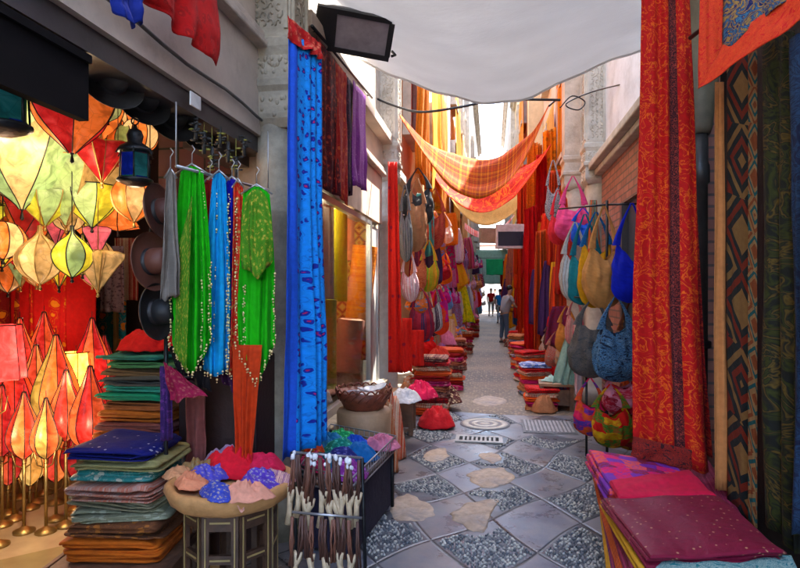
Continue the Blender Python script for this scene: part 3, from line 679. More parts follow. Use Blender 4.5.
# ================================================================ lanterns
def lantern(name, label, cat, top, prof, nseg, cols, es=.28*.3, scale=1.0, rz=0.0, group=None, scallop=0.0, alt=None, cord=0.0, framemat=None, sub=4, tass=True):
    root = empty(name, top, rz); tag(root, label, cat, group)
    prof = [(r*scale, z*scale) for r, z in prof]
    # densify
    dp = []
    for (a, b) in zip(prof, prof[1:]):
        pass
    for i in range(len(prof)-1):
        a, b, c_, d_ = prof[max(i-1, 0)], prof[i], prof[i+1], prof[min(i+2, len(prof)-1)]
        for k in range(3):
            f = k/3; dp.append(tuple(max(.002, .5*((2*b[q])+(c_[q]-a[q])*f+(2*a[q]-5*b[q]+4*c_[q]-d_[q])*f*f+(3*b[q]-a[q]-3*c_[q]+d_[q])*f**3)) if q == 0 else .5*((2*b[q])+(c_[q]-a[q])*f+(2*a[q]-5*b[q]+4*c_[q]-d_[q])*f*f+(3*b[q]-a[q]-3*c_[q]+d_[q])*f**3) for q in (0, 1)))
    dp.append(prof[-1])
    def R_(i, k): return dp[i][0]*(alt[k % len(alt)] if alt else 1)
    mb = MB(); fr = MB()
    for k in range(nseg):
        a0 = 2*math.pi*k/nseg; a1 = 2*math.pi*(k+1)/nseg
        def fn(u, v, k=k, a0=a0, a1=a1):
            x = v*(len(dp)-1); i = min(int(x), len(dp)-2); f = x-i
            z = dp[i][1]*(1-f)+dp[i+1][1]*f
            r0 = R_(i, k)*(1-f)+R_(i+1, k)*f; r1 = R_(i, k+1)*(1-f)+R_(i+1, k+1)*f
            p = Vector((r0*math.cos(a0), r0*math.sin(a0), 0))*(1-u)+Vector((r1*math.cos(a1), r1*math.sin(a1), 0))*u
            q = p*(1-.16*4*u*(1-u))
            z2 = z-scallop*scale*4*u*(1-u)*max(0, 1-v*1.2)
            return Vector((q.x, q.y, z2))
        mb.grid(sub, len(dp)-1, fn, mi=k % len(cols), smooth=True)
        pts = [(R_(i, k)*math.cos(a0), R_(i, k)*math.sin(a0), dp[i][1]) for i in range(len(dp))]
        fr.tube(pts, .0035, 4)
    mb.build('lamp_shade', [lampskin(c, es) for c in cols], root)
    rim = [(R_(0, k)*math.cos(2*math.pi*k/nseg), R_(0, k)*math.sin(2*math.pi*k/nseg), dp[0][1]) for k in range(nseg+1)]
    fr.tube(rim, .004, 4)
    if cord: fr.tube([(0, 0, 0), (0, 0, cord)], .003, 4)
    if tass:
        zb = dp[-1][1]; fr.ball((0, 0, zb), .012, 6); fr.lathe([(.003, zb), (.012, zb-.05*scale), (.004, zb-.06*scale)], 6)
    fr.build('wire_frame', framemat or BLACK, root)
    return root
P_UMB = [(.40, -.02), (.34, -.15), (.20, -.32), (.05, -.44), (.015, -.48)]
P_UMBT = [(.05, .05), (.40, -.03), (.34, -.15), (.20, -.32), (.05, -.44), (.015, -.48)]
P_TUL = [(.24, 0), (.26, -.08), (.20, -.22), (.08, -.34), (.02, -.40)]
P_ONI = [(.015, 0), (.03, -.08), (.13, -.17), (.19, -.28), (.15, -.40), (.05, -.48), (.02, -.50)]
P_PYR = [(.005, 0), (.19, -.04), (.12, -.2), (.005, -.42)]
P_CONE = [(.01, 0), (.10, -.12), (.22, -.30), (.22, -.32), (.02, -.36)]
P_TEAR = [(.015, 0), (.05, -.12), (.12, -.30), (.15, -.44), (.11, -.56), (.02, -.64)]
P_GLOBE = [(.04, 0), (.13, -.03), (.19, -.12), (.20, -.2), (.15, -.3), (.04, -.36)]
PGRN = (.38, .52, .20); CREAM = (.72, .46, .17); LOR = (.85, .20, .03); LRD = (.6, .02, .02); LYE = (.75, .65, .04); LPK = (.8, .16, .22); LAMB = (.5, .30, .10)
GL = 'lamps hung from the ceiling of the lamp shop'
CN = {PGRN: 'pale green', CREAM: 'cream', LOR: 'light orange', LRD: 'deep red', LYE: 'bright yellow', LPK: 'pink', LAMB: 'amber'}
def LN(px, py, d, prof, nseg, cols, label, cat='lantern', **kw):
    t = D(px, py, d); kw.setdefault('cord', max(.05, 3.19-t.z)); kw.setdefault('group', GL); kw.setdefault('framemat', BRASS if rnd.random() < .3 else BLACK)
    return lantern('hanging_lantern', label, cat, t, prof, nseg, cols, rz=rnd.random()*3, **kw)
LN(38, 72, 3.2, P_UMB, 8, [PGRN], 'large pale green fan shaped lantern high behind the dark shutter box', es=.28*.30, scale=1.03, scallop=.05)
LN(72, 86, 3.0, P_TUL, 6, [LRD, LOR], 'red and orange petal lantern right below the corner of the shutter box', es=.28*.22, scale=0.90)
LN(22, 118, 3.3, P_UMB, 8, [PGRN, CREAM], 'widest pale green umbrella lantern at the left, ribs joining in a point', es=.28*.32, scale=1.12, scallop=.05)
LN(66, 160, 3.5, P_UMB, 6, [LAMB, PGRN], 'olive and amber umbrella lantern with one orange panel', es=.28*.20, scale=0.85, scallop=.04)
LN(102, 140, 3.3, P_PYR, 10, [LRD], 'dark red star lantern with long spikes left of the iron lantern', alt=(1.5, .55), es=.28*.12, scale=0.60)
LN(134, 162, 3.4, P_ONI, 8, [CREAM, LOR], 'big glowing cream onion lantern just below the iron lantern', es=.28*.42, scale=0.72)
LN(22, 180, 3.5, P_PYR, 3, [LRD], 'dark red triangular pendant near the left edge', es=.28*.08, scale=0.85)
LN(45, 186, 3.4, P_TUL, 7, [LYE, PGRN], 'yellow and green tulip lantern beside the red triangular pendant', es=.28*.26, scale=0.60)
LN(92, 186, 3.5, P_TUL, 7, [LYE, LYE, PGRN], 'bright yellow segmented cup lantern at the middle of the lamps', es=.28*.30, scale=0.64)
LN(56, 210, 3.7, P_PYR, 4, [LPK], 'pink four sided pendant below the yellow tulip lantern', es=.28*.16, scale=0.56)
LN(97, 226, 3.6, P_PYR, 3, [LPK], 'pink triangular pendant hanging over the silver star', es=.28*.18, scale=0.50)
LN(3, 222, 3.3, P_GLOBE, 9, [LOR, CREAM], 'glowing orange globe lantern cut by the left edge', es=.28*.6, scale=0.60)
LN(40, 226, 3.3, P_ONI, 9, [CREAM, LAMB], 'cream and amber onion lantern in the middle of the lowest row', es=.28*.38, scale=0.68)
LN(72, 226, 3.3, P_ONI, 7, [LYE, PGRN], 'yellow green onion lantern right of the cream one in the lowest row', es=.28*.28, scale=0.60)
LN(98, 250, 3.4, P_PYR, 10, [CREAM], 'silvery white star lantern at the right end of the lowest row', alt=(1.3, .5), es=.28*.15, scale=0.60)
LN(118, 196, 3.7, P_CONE, 6, [LOR], 'light orange cone lantern below and right of the yellow cup', es=.28*.4, scale=0.64)
LN(98, 200, 3.9, P_PYR, 6, [LRD, LPK], 'small red six sided pendant behind the yellow cup', es=.28*.12, scale=0.48)
LN(10, 150, 3.9, P_GLOBE, 8, [LYE, LOR], 'yellow orange globe lantern at the left edge above the red pendant', es=.28*.4, scale=0.64)
LN(92, 100, 3.9, P_TUL, 6, [LOR, CREAM], 'orange cream petal lantern behind the black hats', es=.28*.35, scale=0.85)
LN(140, 120, 4.0, P_GLOBE, 8, [LOR, CREAM], 'orange globe lantern half hidden by the iron lantern', es=.28*.5, scale=0.64)
k = 0
pal = [PGRN, CREAM, LOR, LRD, LYE, LPK, LAMB, LOR, LRD, LOR]; profs = [(P_UMB, 'umbrella'), (P_TUL, 'cup'), (P_ONI, 'onion'), (P_CONE, 'cone'), (P_GLOBE, 'globe'), (P_PYR, 'pendant')]
rl = random.Random(21)
for row, (py, dd) in enumerate(((66, 3.9), (84, 4.1), (108, 4.3), (132, 4.1), (156, 3.9), (180, 4.1), (204, 3.9), (228, 4.0), (250, 4.2))):
    nn = 0
    for q in range(10):
        px = 4+q*15+rl.uniform(-5, 5)
        if px > 146 or (row > 5 and px > 106): continue
        pr, pn = profs[rl.choice([0, 1, 2, 2, 3, 4, 5, 1])]; ca, cb = rl.choice(pal), rl.choice([CREAM, LOR, PGRN, LOR, CREAM])
        LN(px, py+rl.uniform(-8, 8), dd+rl.uniform(-.3, .3), pr, rl.choice([5, 6, 8]), [ca, cb], f'{CN[ca]} {pn} lantern at the back, {ORD[nn]} from left in row {row+1} from top'.replace('in the', 'in'), es=rl.choice([.02, .05, .08, .12]), scale=rl.uniform(.42, .66))
        nn += 1
# standing / low hung henna lamps before the red cloths
FL = 'tall skin lamps standing low in the lamp shop'
for i, (px, pyt, d, sc_, cols, es, lb) in enumerate([
    (-2, 325, 3.5, .62, [(.8, .05, .04)], .3, 'glowing red cylinder lamp cut by the left edge'),
    (56, 335, 3.9, .8, [LOR, (.6, .05, .02), (.45, .35, .06)], .12, 'tall orange and red lamp with a curved yellow stripe'),
    (76, 352, 4.1, .48, [(.95, .5, .05)], .7, 'brightest glowing yellow lamp among the red ones'),
    (90, 366, 3.8, .72, [(.6, .03, .02), (.7, .12, .03)], .07, 'dark red lamp standing at the right end beside the cloth stack'),
    (14, 350, 3.9, .85, [(.7, .05, .02), (.6, .03, .02)], .10, 'broad red lamp at the left front'),
    (36, 345, 4.2, .8, [(.65, .08, .03), (.8, .3, .08)], .10, 'red lamp between the broad red one and the striped orange one'),
    (66, 370, 3.8, .6, [(.65, .04, .02), (.75, .2, .05)], .10, 'red and orange lamp in front of the glowing yellow lamp'),
    (24, 392, 3.7, .55, [(.8, .22, .05), (.6, .05, .02)], .12, 'short orange lamp in front of the broad red one'),
    (46, 398, 3.7, .5, [(.55, .35, .08), (.7, .15, .04)], .08, 'short mustard coloured lamp lowest in the middle'),
    (2, 385, 3.8, .6, [(.7, .08, .03), (.5, .02, .02)], .10, 'red lamp standing below the glowing red cylinder'),
    (104, 335, 4.4, .7, [(.55, .03, .02)], .05, 'dark red lamp deep in the shop behind the rear pile'),
    (8, 415, 4.0, .62, [(.7, .1, .03), (.5, .03, .02)], .10, 'squat red lamp lowest at the left edge'),
    (30, 425, 4.1, .55, [(.62, .42, .12), (.6, .3, .06)], .14, 'gold patterned lamp lowest between the red ones'),
    (56, 418, 4.2, .6, [(.7, .06, .03), (.8, .25, .05)], .09, 'red lamp with orange panels lowest in the middle'),
    (78, 412, 4.0, .6, [(.55, .02, .02)], .05, 'deep red lamp lowest beside the doorway stack'),
    (20, 318, 4.3, .75, [(.8, .2, .04), (.65, .04, .02)], .10, 'orange red lamp rising behind the broad red one'),
    (44, 312, 4.4, .7, [(.6, .03, .02), (.75, .12, .03)], .08, 'red lamp highest before the red hangings'),
    (92, 318, 4.2, .7, [(.75, .15, .04), (.55, .02, .02)], .08, 'red orange lamp right of the glowing yellow one')]):
    t = D(px, pyt, d)
    r = lantern('skin_lamp', lb, 'lamp', t, P_TEAR if i not in (0, 2) else [(.16, 0), (.17, -.1), (.19, -.3), (.2, -.42), (.19, -.44)], 8, cols, es=es, scale=1.25*sc_, group=FL, cord=.05)
    zb = -.66*1.25*sc_
    mb = MB()
    mb.tube([(0, 0, zb+.05), (0, 0, -t.z+.02)], .011, 6); mb.lathe([(.065, -t.z+.007), (.065, -t.z+.02), (.03, -t.z+.035), (.01, -t.z+.05)], 16)
    for q in range(3):
        a = q*2.09; mb.tube([(0, 0, zb-.05), (.05*math.cos(a), .05*math.sin(a), zb-.02), (.07*math.cos(a), .07*math.sin(a), zb+.07)], .005, 4)
    mb.build('stand', BRASS, r)
# point lights among the lit lanterns; the low strong one added for the floor
def point_light(p, e, c=(1, .72, .45), r=.05):
    l = bpy.data.lights.new('lamp_and_fill_light', 'POINT'); l.energy = e; l.color = c; l.shadow_soft_size = r
    o = bpy.data.objects.new('lamp_and_fill_light', l); col.objects.link(o); o.location = p
for px, py, d, e in ((30, 160, 3.0, 14), (90, 200, 3.2, 12), (3, 250, 3.0, 10), (134, 215, 3.1, 6), (60, 110, 3.5, 14), (70, 378, 3.75, 9), (25, 440, 3.4, 40), (15, 350, 3.2, 7), (100, 150, 4.2, 12), (30, 320, 4.4, 8)):
    point_light(D(px, py, d), e*.03)
# ceiling strip light, and a white bunting line drawn as a glowing tube
for i, (a, b) in enumerate((((10, 112, 3.2), (118, 166, 4.6)), ((0, 166, 3.0), (150, 215, 4.8)))):
    p, q = D(*a), D(*b); p.z = q.z = 2.78-.35*i
    mb = MB(); mb.tube([p, q], .02, 6); c = (p+q)/2
    o = recentre(mb, c).build('glowing_strip', surf('strip_white', (.8, .85, .85), .4, emis=(.8, .95, 1), es=1.2), None, c)
    tag(o, ('thin white strip light under the lamp shop ceiling' if i == 0 else 'lower glowing white tube drawn for a bunting line behind the yellow cup lantern'), 'strip light')
# back wall cloths
for i, (x0, x1, yt, yb, c, pt) in enumerate([(-6, 16, 300, 470, DRED, 'floral'), (14, 40, 296, 455, RED, 'plain'), (34, 62, 300, 440, (.5, .015, .01), 'floral'), (64, 92, 300, 425, RED, 'plain'), (118, 134, 238, 300, DRED, 'stripe'), (100, 122, 300, 400, TEAL, 'floral')]):
    hangF('wall_hanging', 'cloth', 'wall hanging', x0-4, x1+4, yt-42 if i < 4 else yt, yb+20 if i < 4 else yb, 4.7 if i < 4 else 5.2, fab(c, (.7, .25, .05) if i != 4 else (.4, .3, .2), pt, .09), folds=2, amp=.02, seed=i, group='hangings on the back wall of the lamp shop')
    o = bpy.data.objects[-1] if False else None
names_bw = ['dark red flowered hanging at the far left of the back wall', 'plain red hanging second from the left on the back wall', 'red flowered hanging in the middle of the back wall', 'plain red hanging behind the glowing yellow lamp', 'small striped red valance over the dark doorway', 'teal hanging in the dark doorway at the shop back']
hangF('lace_curtain', 'greyish white lace curtain in the dark doorway at the shop back', 'curtain', 100, 124, 246, 312, 5.0, fab((.30, .24, .26), (.12, .08, .1), 'floral', .03, tr=.3), folds=3, amp=.02, seed=7)
lst = [o for o in col.objects if o.name.startswith('wall_hanging')]
labels.pop('cloth', None)
for o, l in zip(lst, names_bw): tag(o, l)
# glass cabinet at the back
cb = empty('glass_cabinet', D(60, 470, 5.0)*1.0); cb.location.z = .006; tag(cb, 'brass edged glass cabinet at the back of the lamp shop', 'cabinet')
mb = MB(); W_ = .42
for sx in (-1, 1):
    for sy in (-1, 1): mb.box((sx*W_-.015, sy*.18-.015, 0), (sx*W_+.015, sy*.18+.015, 1.75))
for z in (0.02, .9, 1.74): mb.box((-W_-.015, -.196, z), (W_+.015, .196, z+.03))
mb.build('cabinet_frame', BRASS, cb)
MB().box((-W_, -.17, .05), (W_, .17, 1.73)).build('glass', glassm('cabglass', (.95, .9, .85)), cb)
# bunting-like triangle banners
# ---------------------------------------------------------------- dark metal lanterns with coloured glass
def iron_lantern(label, top, s, rz=0):
    root = empty('iron_lantern', top, rz); tag(root, label, 'lantern', 'iron lanterns with coloured glass')
    mb = MB()
    mb.tube([(math.cos(a)*.03*s, 0, -.03*s+math.sin(a)*.03*s) for a in [i*.63 for i in range(11)]], .006*s, 5)
    mb.lathe([(.012*s, -.06*s), (.02*s, -.09*s), (.045*s, -.10*s), (.06*s, -.14*s), (.05*s, -.19*s), (.11*s, -.23*s), (.125*s, -.25*s), (.125*s, -.265*s), (.09*s, -.27*s)], 12)
    mb.lathe([(.09*s, -.46*s), (.125*s, -.465*s), (.13*s, -.48*s), (.10*s, -.50*s), (.05*s, -.52*s)], 12)
    for k in range(6):
        a = k*math.pi/3
        mb.tube([(.105*s*math.cos(a), .105*s*math.sin(a), -.26*s), (.115*s*math.cos(a), .115*s*math.sin(a), -.47*s)], .007*s, 4)
        mb.tube([(.118*s*math.cos(a), .118*s*math.sin(a), -.25*s), (.14*s*math.cos(a), .14*s*math.sin(a), -.29*s)], .006*s, 4)
    mb.build('iron_cage', BLACK, root)
    for k in range(6):
        a0 = k*math.pi/3; a1 = a0+math.pi/3; r = .10*s
        g = MB().grid(2, 2, lambda u, v: Vector((r*(math.cos(a0)*(1-u)+math.cos(a1)*u), r*(math.sin(a0)*(1-u)+math.sin(a1)*u), (-.28-.17*v)*s)), smooth=False)
        g.build('glass_panel', lampskin([(.005, .10, .05), (.005, .02, .30), (.01, .12, .12)][k % 3], .02), root)
iron_lantern('black iron lantern with green and blue glass hanging at the shop opening', D(135, 117, 2.6), .62)
iron_lantern('large black iron lantern with blue glass cut by the left edge', D(3, 28, 1.95), .72)
# shutter box
p, q = PX(-14, 20, -1.53), PX(84, 20, -1.53)
mb = MB().box((-.02, p.y-q.y, -.125), (.02, 0, .125)); mb.box((-.035, p.y-q.y, .09), (.035, 0, .12))
o = mb.build('shutter_box', surf('sh_black', (.006, .005, .006), .9, spec=.1, bump=.05), None, (-1.53, q.y, 2.37)); tag(o, 'long black shutter box hanging inside the top left of the opening', 'shutter box')
# ---------------------------------------------------------------- hats
def hat(label, c, r, colr, rot, tall=.11):
    root = empty('hat', c); tag(root, label, 'hat', 'hats hung at the shop opening'); root.rotation_euler = rot
    m = surf('hat_%s' % str(colr), colr, .6, var=.15, bump=.2)
    MB().lathe([(r*.45, 0), (r*.8, -.006), (r*.97, .012), (r, .022), (r*.97, .018), (r*.8, .0), (r*.46, .008)], 30, sy=.93).build('brim', m, root)
    MB().lathe([(r*.47, 0), (r*.46, tall*.5), (r*.42, tall*.9), (r*.3, tall), (r*.1, tall*.93), (.002, tall*.92)], 24, sy=.9).build('crown', m, root)
    MB().lathe([(r*.478, .004), (r*.472, tall*.24), (r*.462, tall*.24)], 24, sy=.9, cap=False).build('hat_band', surf('band_black', (.02, .015, .015), .5), root)
HB = (.10, .03, .02); HK = (.012, .011, .012)
hat('dark brown leather hat, top one of the column beside the green dress', D(157, 212, 2.75), .15, HB, (R(82), R(6), R(94)))
hat('reddish brown leather hat, middle one of the column', D(149, 262, 2.7), .155, (.16, .05, .03), (R(84), R(-4), R(88)))
hat('glossy black hat, lowest one of the column', D(154, 312, 2.72), .15, HK, (R(86), R(3), R(92)))
hat('black hat with grey brim hanging first from the left under the beam', PX(110, 84, -1.66), .14, (.045, .043, .045), (R(70), R(25), R(45)))
hat('black hat hanging second from the left under the beam', PX(142, 104, -1.66), .13, HK, (R(70), R(25), R(45)))
hat('black hat hanging third from the left under the beam', PX(172, 122, -1.66), .13, HK, (R(72), R(20), R(45)))
hat('black hat hanging at the right end under the beam', PX(198, 134, -1.68), .12, (.03, .03, .03), (R(74), R(20), R(45)))
mb = MB(); pp = D(150, 175, 2.76); mb.tube([(0, 0, 0), (0, 0, -1.0)], .003, 4); o = mb.build('hat_chain', BLACK, None, pp+Vector((0, 0, .25))); tag(o, 'thin dark chain carrying the column of hats', 'chain')
# small bright pouch clusters near rail
for i in range(7):
    px = 196+i*8; d = 2.9+.08*i
    c = D(px, 128+(i % 3)*12+i*3, d); mb = MB(); cols = [surf('oliv', (.30, .30, .06), .5), surf('blk2', (.03, .03, .03), .5)]
    rr = random.Random(i)
    mb.tube([(0, 0, .06), (0, 0, -.06)], .012, 6, mi=1)
    for q in range(16):
        v = Vector((max(-.03, min(.03, rr.gauss(0, .016))), max(-.02, min(.02, rr.gauss(0, .014))), max(-.06, min(.06, rr.gauss(0, .03))))); mb.ball(v, rr.uniform(.006, .013), 6, mi=int(rr.random() > .25), sx=1.6, sz=.6)
    mb.tube([(0, 0, .03), (0, 0, max(.05, 2.5-c.z))], .002, 4)
    o = mb.build('bead_bunch', cols, None, c); tag(o, f'dark and olive bead bunch, {ORD[i]} from the left above the dress rail', 'beads', 'bead bunches above the dress rail')
# ---------------------------------------------------------------- dress rail with coin scarves
a, b = D(176, 166, 2.62), D(268, 190, 3.25); mb = MB(); mb.tube([a-a, b-a], .008, 8); mb.tube([(0, 0, 0), (0, 0, .3)], .004, 5); mb.tube([b-a, b-a+Vector((0, 0, .34))], .004, 5)
o = mb.build('dress_rail', STEEL, None, a); tag(o, 'steel rail carrying the green and blue dresses', 'clothes rail')
GD = 'dresses and coin scarves on the rail'
def coins(parent, pts, r=.008, seed=0, mat=GOLD):
    mb = MB(); rr = random.Random(seed); L = parent.location
    for (p, q) in zip(pts, pts[1:]):
        n = max(2, int((q-p).length/.022))
        for i in range(n):
            c = p.lerp(q, (i+rr.random()*.6)/n)-L; c += Vector((rr.uniform(-.008, .008), -.02, rr.uniform(-.01, .01)))
            mb.ball(c, r*rr.uniform(.7, 1.25), 6)
            mb.ball(c+Vector((0, 0, -r*2.2)), r*.6, 5)
    mb.build('coin_trim', mat, parent)
def dress(label, x0, x1, xb0, xb1, yt, yb, d, mat, seed=0, folds=3, hem=0, amp=.028, gath=.35, coin=True, sleeve=False, cn=0):
    root = empty('dress', D((x0+x1)/2, yt, d)); tag(root, label, 'dress', GD)
    cloth('skirt', None, None, D(x0, yt, d), D(x1, yt+3, d+.05), D(xb1, yb-4, d+.05), D(xb0, yb, d), mat, folds=folds, amp=amp, seed=seed, hem=hem, gather=gath, parent=root, nv=24, sag=-.035)
    mb = MB(); L = root.location; t = D((x0+x1)/2, yt-2, d)-L
    wv = (D(x1, yt, d)-D(x0, yt, d))*.42
    mb.tube([t-wv+Vector((0, 0, -.02)), t+Vector((0, 0, .03)), t+wv+Vector((0, 0, -.02))], .005, 6)
    mb.tube([t+Vector((0, 0, .03)), t+Vector((0, 0, .08)), t+Vector((.015, 0, .10)), t+Vector((0, 0, .12))], .003, 5)
    mb.build('hanger', STEEL, root)
    if coin:
        h = hem; m = (D((xb0+xb1)/2, yb-2, d)+Vector((0, 0, -hem)))
        coins(root, [D(x0, yt+8, d-.03), D((x0*.4+xb0*.6), (yt+yb)/2, d-.04), D(xb0, yb, d-.03), m], .0062, seed)
        coins(root, [m, D(xb1, yb-4, d), D(x1*.5+xb1*.5, (yt+yb)/2, d-.02)], .0062, seed+1)
    return root
gm = fab((.05, .60, .02), (.25, .32, .03), 'plain', tr=.25)
gl_ = fab((.07, .22, .02), (.36, .34, .06), 'floral', .022, (.55, .45, .12), metal=.1)
dress('grey beige sheer veil hanging left of the green dress', 163, 178, 160, 178, 176, 300, 2.6, fab((.35, .30, .26), tr=.3), 2, 2, coin=False)
r1 = dress('long bright green dress with gold coins, left one on the rail', 172, 212, 172, 212, 172, 345, 2.72, gm, 5, 4, hem=.16, gath=.45)
cloth('gold_panel', None, None, D(178, 250, 2.67), D(192, 196, 2.69), D(186, 372, 2.67), D(174, 352, 2.66), gl_, folds=2, amp=.02, seed=4, parent=r1)
dress('dark red dress mostly hidden behind the blue ones', 198, 222, 198, 222, 184, 300, 2.95, fab((.35, .01, .02)), 3, 2, coin=False)
dress('sky blue dress hanging between the two green ones', 206, 232, 204, 230, 178, 370, 2.82, fab((.06, .42, .80), (.3, .6, .8), 'plain', tr=.15), 7, 3, hem=.05, gath=.5)
dress('deep royal blue dress with sequinned lower edge', 219, 245, 214, 246, 184, 345, 2.9, fab((.012, .02, .40), (.1, .1, .5), 'plain'), 9, 3, hem=.05, cn=1)
dress('orange red scarf dress beside the right green dress', 231, 245, 229, 246, 186, 375, 2.88, fab((.62, .05, .03), (.5, .3, .1), 'floral', .02), 10, 2)
r2 = dress('bright green dress with gold embroidered bodice, right one on the rail', 238, 275, 238, 276, 192, 345, 2.85, gm, 14, 4, hem=.22, gath=.3)
cloth('embroidered_bodice', None, None, D(238, 200, 2.81), D(274, 198, 2.82), D(272, 262, 2.80), D(242, 266, 2.79), gl_, folds=3, amp=.02, seed=6, parent=r2, hem=.08, gather=.4, sag=-.05)
hangF('scarf', 'plain orange scarf hanging straight down below the right green dress', 'scarf', 232, 262, 345, 468, 2.84, fab((.72, .09, .02), tr=.2), xb0=236, xb1=252, folds=3, amp=.03, hem=.06, seed=3)
hangF('scarf', 'dark sequinned scarf hanging behind the coins of the blue dresses', 'scarf', 196, 232, 330, 372, 2.95, fab((.05, .012, .05), (.5, .4, .2), 'dots', .02), xb0=212, xb1=238, yb2=395, folds=3, amp=.02, seed=5)
hangF('scarf', 'crimson scarf tied over the black strut beside the cloth stack', 'scarf', 163, 178, 362, 402, 2.75, fab((.30, .02, .06), (.4, .1, .1), 'floral', .02), xb0=170, xb1=206, yt2=372, yb2=396, folds=2, amp=.03, seed=15)
hangF('scarf', 'dark purple scarf hanging from the black strut', 'scarf', 160, 171, 366, 440, 2.8, fab((.05, .02, .10), (.15, .05, .2), 'floral', .03), folds=2, amp=.02, seed=16)
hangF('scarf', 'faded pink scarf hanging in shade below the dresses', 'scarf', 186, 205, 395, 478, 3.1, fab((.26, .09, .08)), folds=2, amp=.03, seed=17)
hangF('scarf', 'black lace shawl spread behind the crimson scarf', 'scarf', 168, 208, 346, 378, 2.95, fab(BLK, (.1, .08, .05), 'dots', .02), xb0=180, xb1=212, yb2=392, folds=3, amp=.02, seed=18)
mb = MB(); p = D(166, 340, 2.85); mb.tube([(0, 0, .5), (0, 0, -p.z+.01)], .012, 6); mb.tube([(0, 0, -.2), (.25, .3, -.2)], .008, 6); o = mb.build('display_stand', BLACK, None, p); tag(o, 'black metal display pole beside the folded cloth stack', 'stand')
# dark cabinet behind the dresses
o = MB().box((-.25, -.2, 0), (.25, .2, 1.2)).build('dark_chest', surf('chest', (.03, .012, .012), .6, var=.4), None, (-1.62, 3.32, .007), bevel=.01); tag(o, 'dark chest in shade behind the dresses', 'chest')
# ---------------------------------------------------------------- folded cloth stack in the doorway
SG = 'folded cloths stacked in the lamp shop doorway'
bx = empty('wooden_crate', (-1.85, 2.63, .006), R(8)); tag(bx, 'low open wooden crate under the doorway cloth stack', 'crate')
for a_, b_, nm in (((-.31, -.26, 0), (.31, -.235, .27), 'side_board'), ((-.31, .235, 0), (.31, .26, .27), 'side_board'), ((-.31, -.234, 0), (-.285, .234, .27), 'side_board'), ((.285, -.234, 0), (.31, .234, .27), 'side_board'), ((-.284, -.234, .01), (.284, .234, .265), 'bottom_board')):
    MB().box(a_, b_).build(nm, WOOD, bx, bevel=.004)
z = .285; items = [((.60, .15, .03), 'plain', None, 'bright orange folded cloth at the bottom of the doorway stack', 4, .13), (BRN, 'floral', (.4, .15, .05), 'brown flowered folded cloth second from the bottom of the doorway stack', 3, .085),
    ((.24, .24, .16), 'floral', (.4, .4, .3), 'grey green folded cloth in plastic, third from the bottom of the doorway stack', 2, .06), ((.30, .26, .18), 'paisley', (.2, .2, .12), 'beige patterned folded cloth, fourth from the bottom of the doorway stack', 2, .055), ((.45, .15, .10), 'stripe', (.5, .35, .3), 'salmon striped folded cloth in the middle of the doorway stack', 3, .075),
    ((.05, .22, .20), 'floral', (.5, .5, .4), 'teal and white flowered folded cloth in the doorway stack', 2, .065), ((.26, .24, .10), 'paisley', (.35, .3, .15), 'khaki patterned folded cloth just under the navy one', 2, .06), (DBL, 'dots', (.5, .5, .6), 'navy folded cloth with white dots on top of the doorway stack', 2, .055)]
for i, (c, pt, c2, lb, ly, hh) in enumerate(items):
    folded('folded_cloth', lb, 'folded cloth', (-1.85+.05*nz(i, 1, 2, 3), 2.63+.05*nz(i, 3, 1, 1), z), .50-.02*(i % 3)-.02*i/3, .40, hh*.8, R(8)+.4*nz(i, 5, 5, 5), fab(c, c2, pt, .05, rough=.5 if i in (2, 4, 5) else .8), ly+1, i, SG)
    z += hh*.8+.011
z1_ = z
sh = empty('shelf_unit', (-2.13, 3.2, .006)); tag(sh, 'dark low shelf behind the doorway stack carrying a second pile', 'shelf')
MB().box((-.33, -.22, .64), (.33, .22, .67)).build('shelf_board', DARKW, sh)
for sx in (-1, 1): MB().box((sx*.31-.02, -.2, 0), (sx*.31+.02, .2, .639)).build('side_panel', DARKW, sh)
z = .69; its = [((.5, .14, .04), 'orange folded cloth at the bottom of the rear pile', .06), ((.22, .08, .07), 'brown red folded cloth second in the rear pile', .05), ((.55, .17, .05), 'rust orange folded cloth third in the rear pile', .06), ((.35, .12, .05), 'brown orange folded cloth fourth in the rear pile', .045), ((.03, .30, .16), 'emerald folded cloth in the middle of the rear pile', .04), ((.10, .45, .30), 'mint green folded cloth above the emerald one', .035), ((.08, .08, .07), 'charcoal folded cloth in the rear pile', .04), ((.2, .12, .06), 'olive brown folded cloth above the charcoal one', .04), ((.12, .3, .12), 'leaf green folded cloth near the top of the rear pile', .035), ((.05, .22, .16), 'sea green folded cloth topmost in the rear pile', .035)]
for i, (c, lb, hh) in enumerate(its):
    folded('folded_cloth', lb, 'folded cloth', (-2.12+.05*nz(i, 1, 7, 3), 3.2, z), .50-.012*i, .36, hh, .25*nz(i, 2, 5, 5), fab(c, None, 'plain'), 2, i+20, 'folded cloths in the rear pile'); z += hh+.01
scrap('crumpled_cloth', 'red cloth crumpled on top of the rear pile', 'cloth', (-2.12, 3.2, z+.0), .2, .15, .13, fab(RED, (.7, .2, .05), 'plain'), 3)
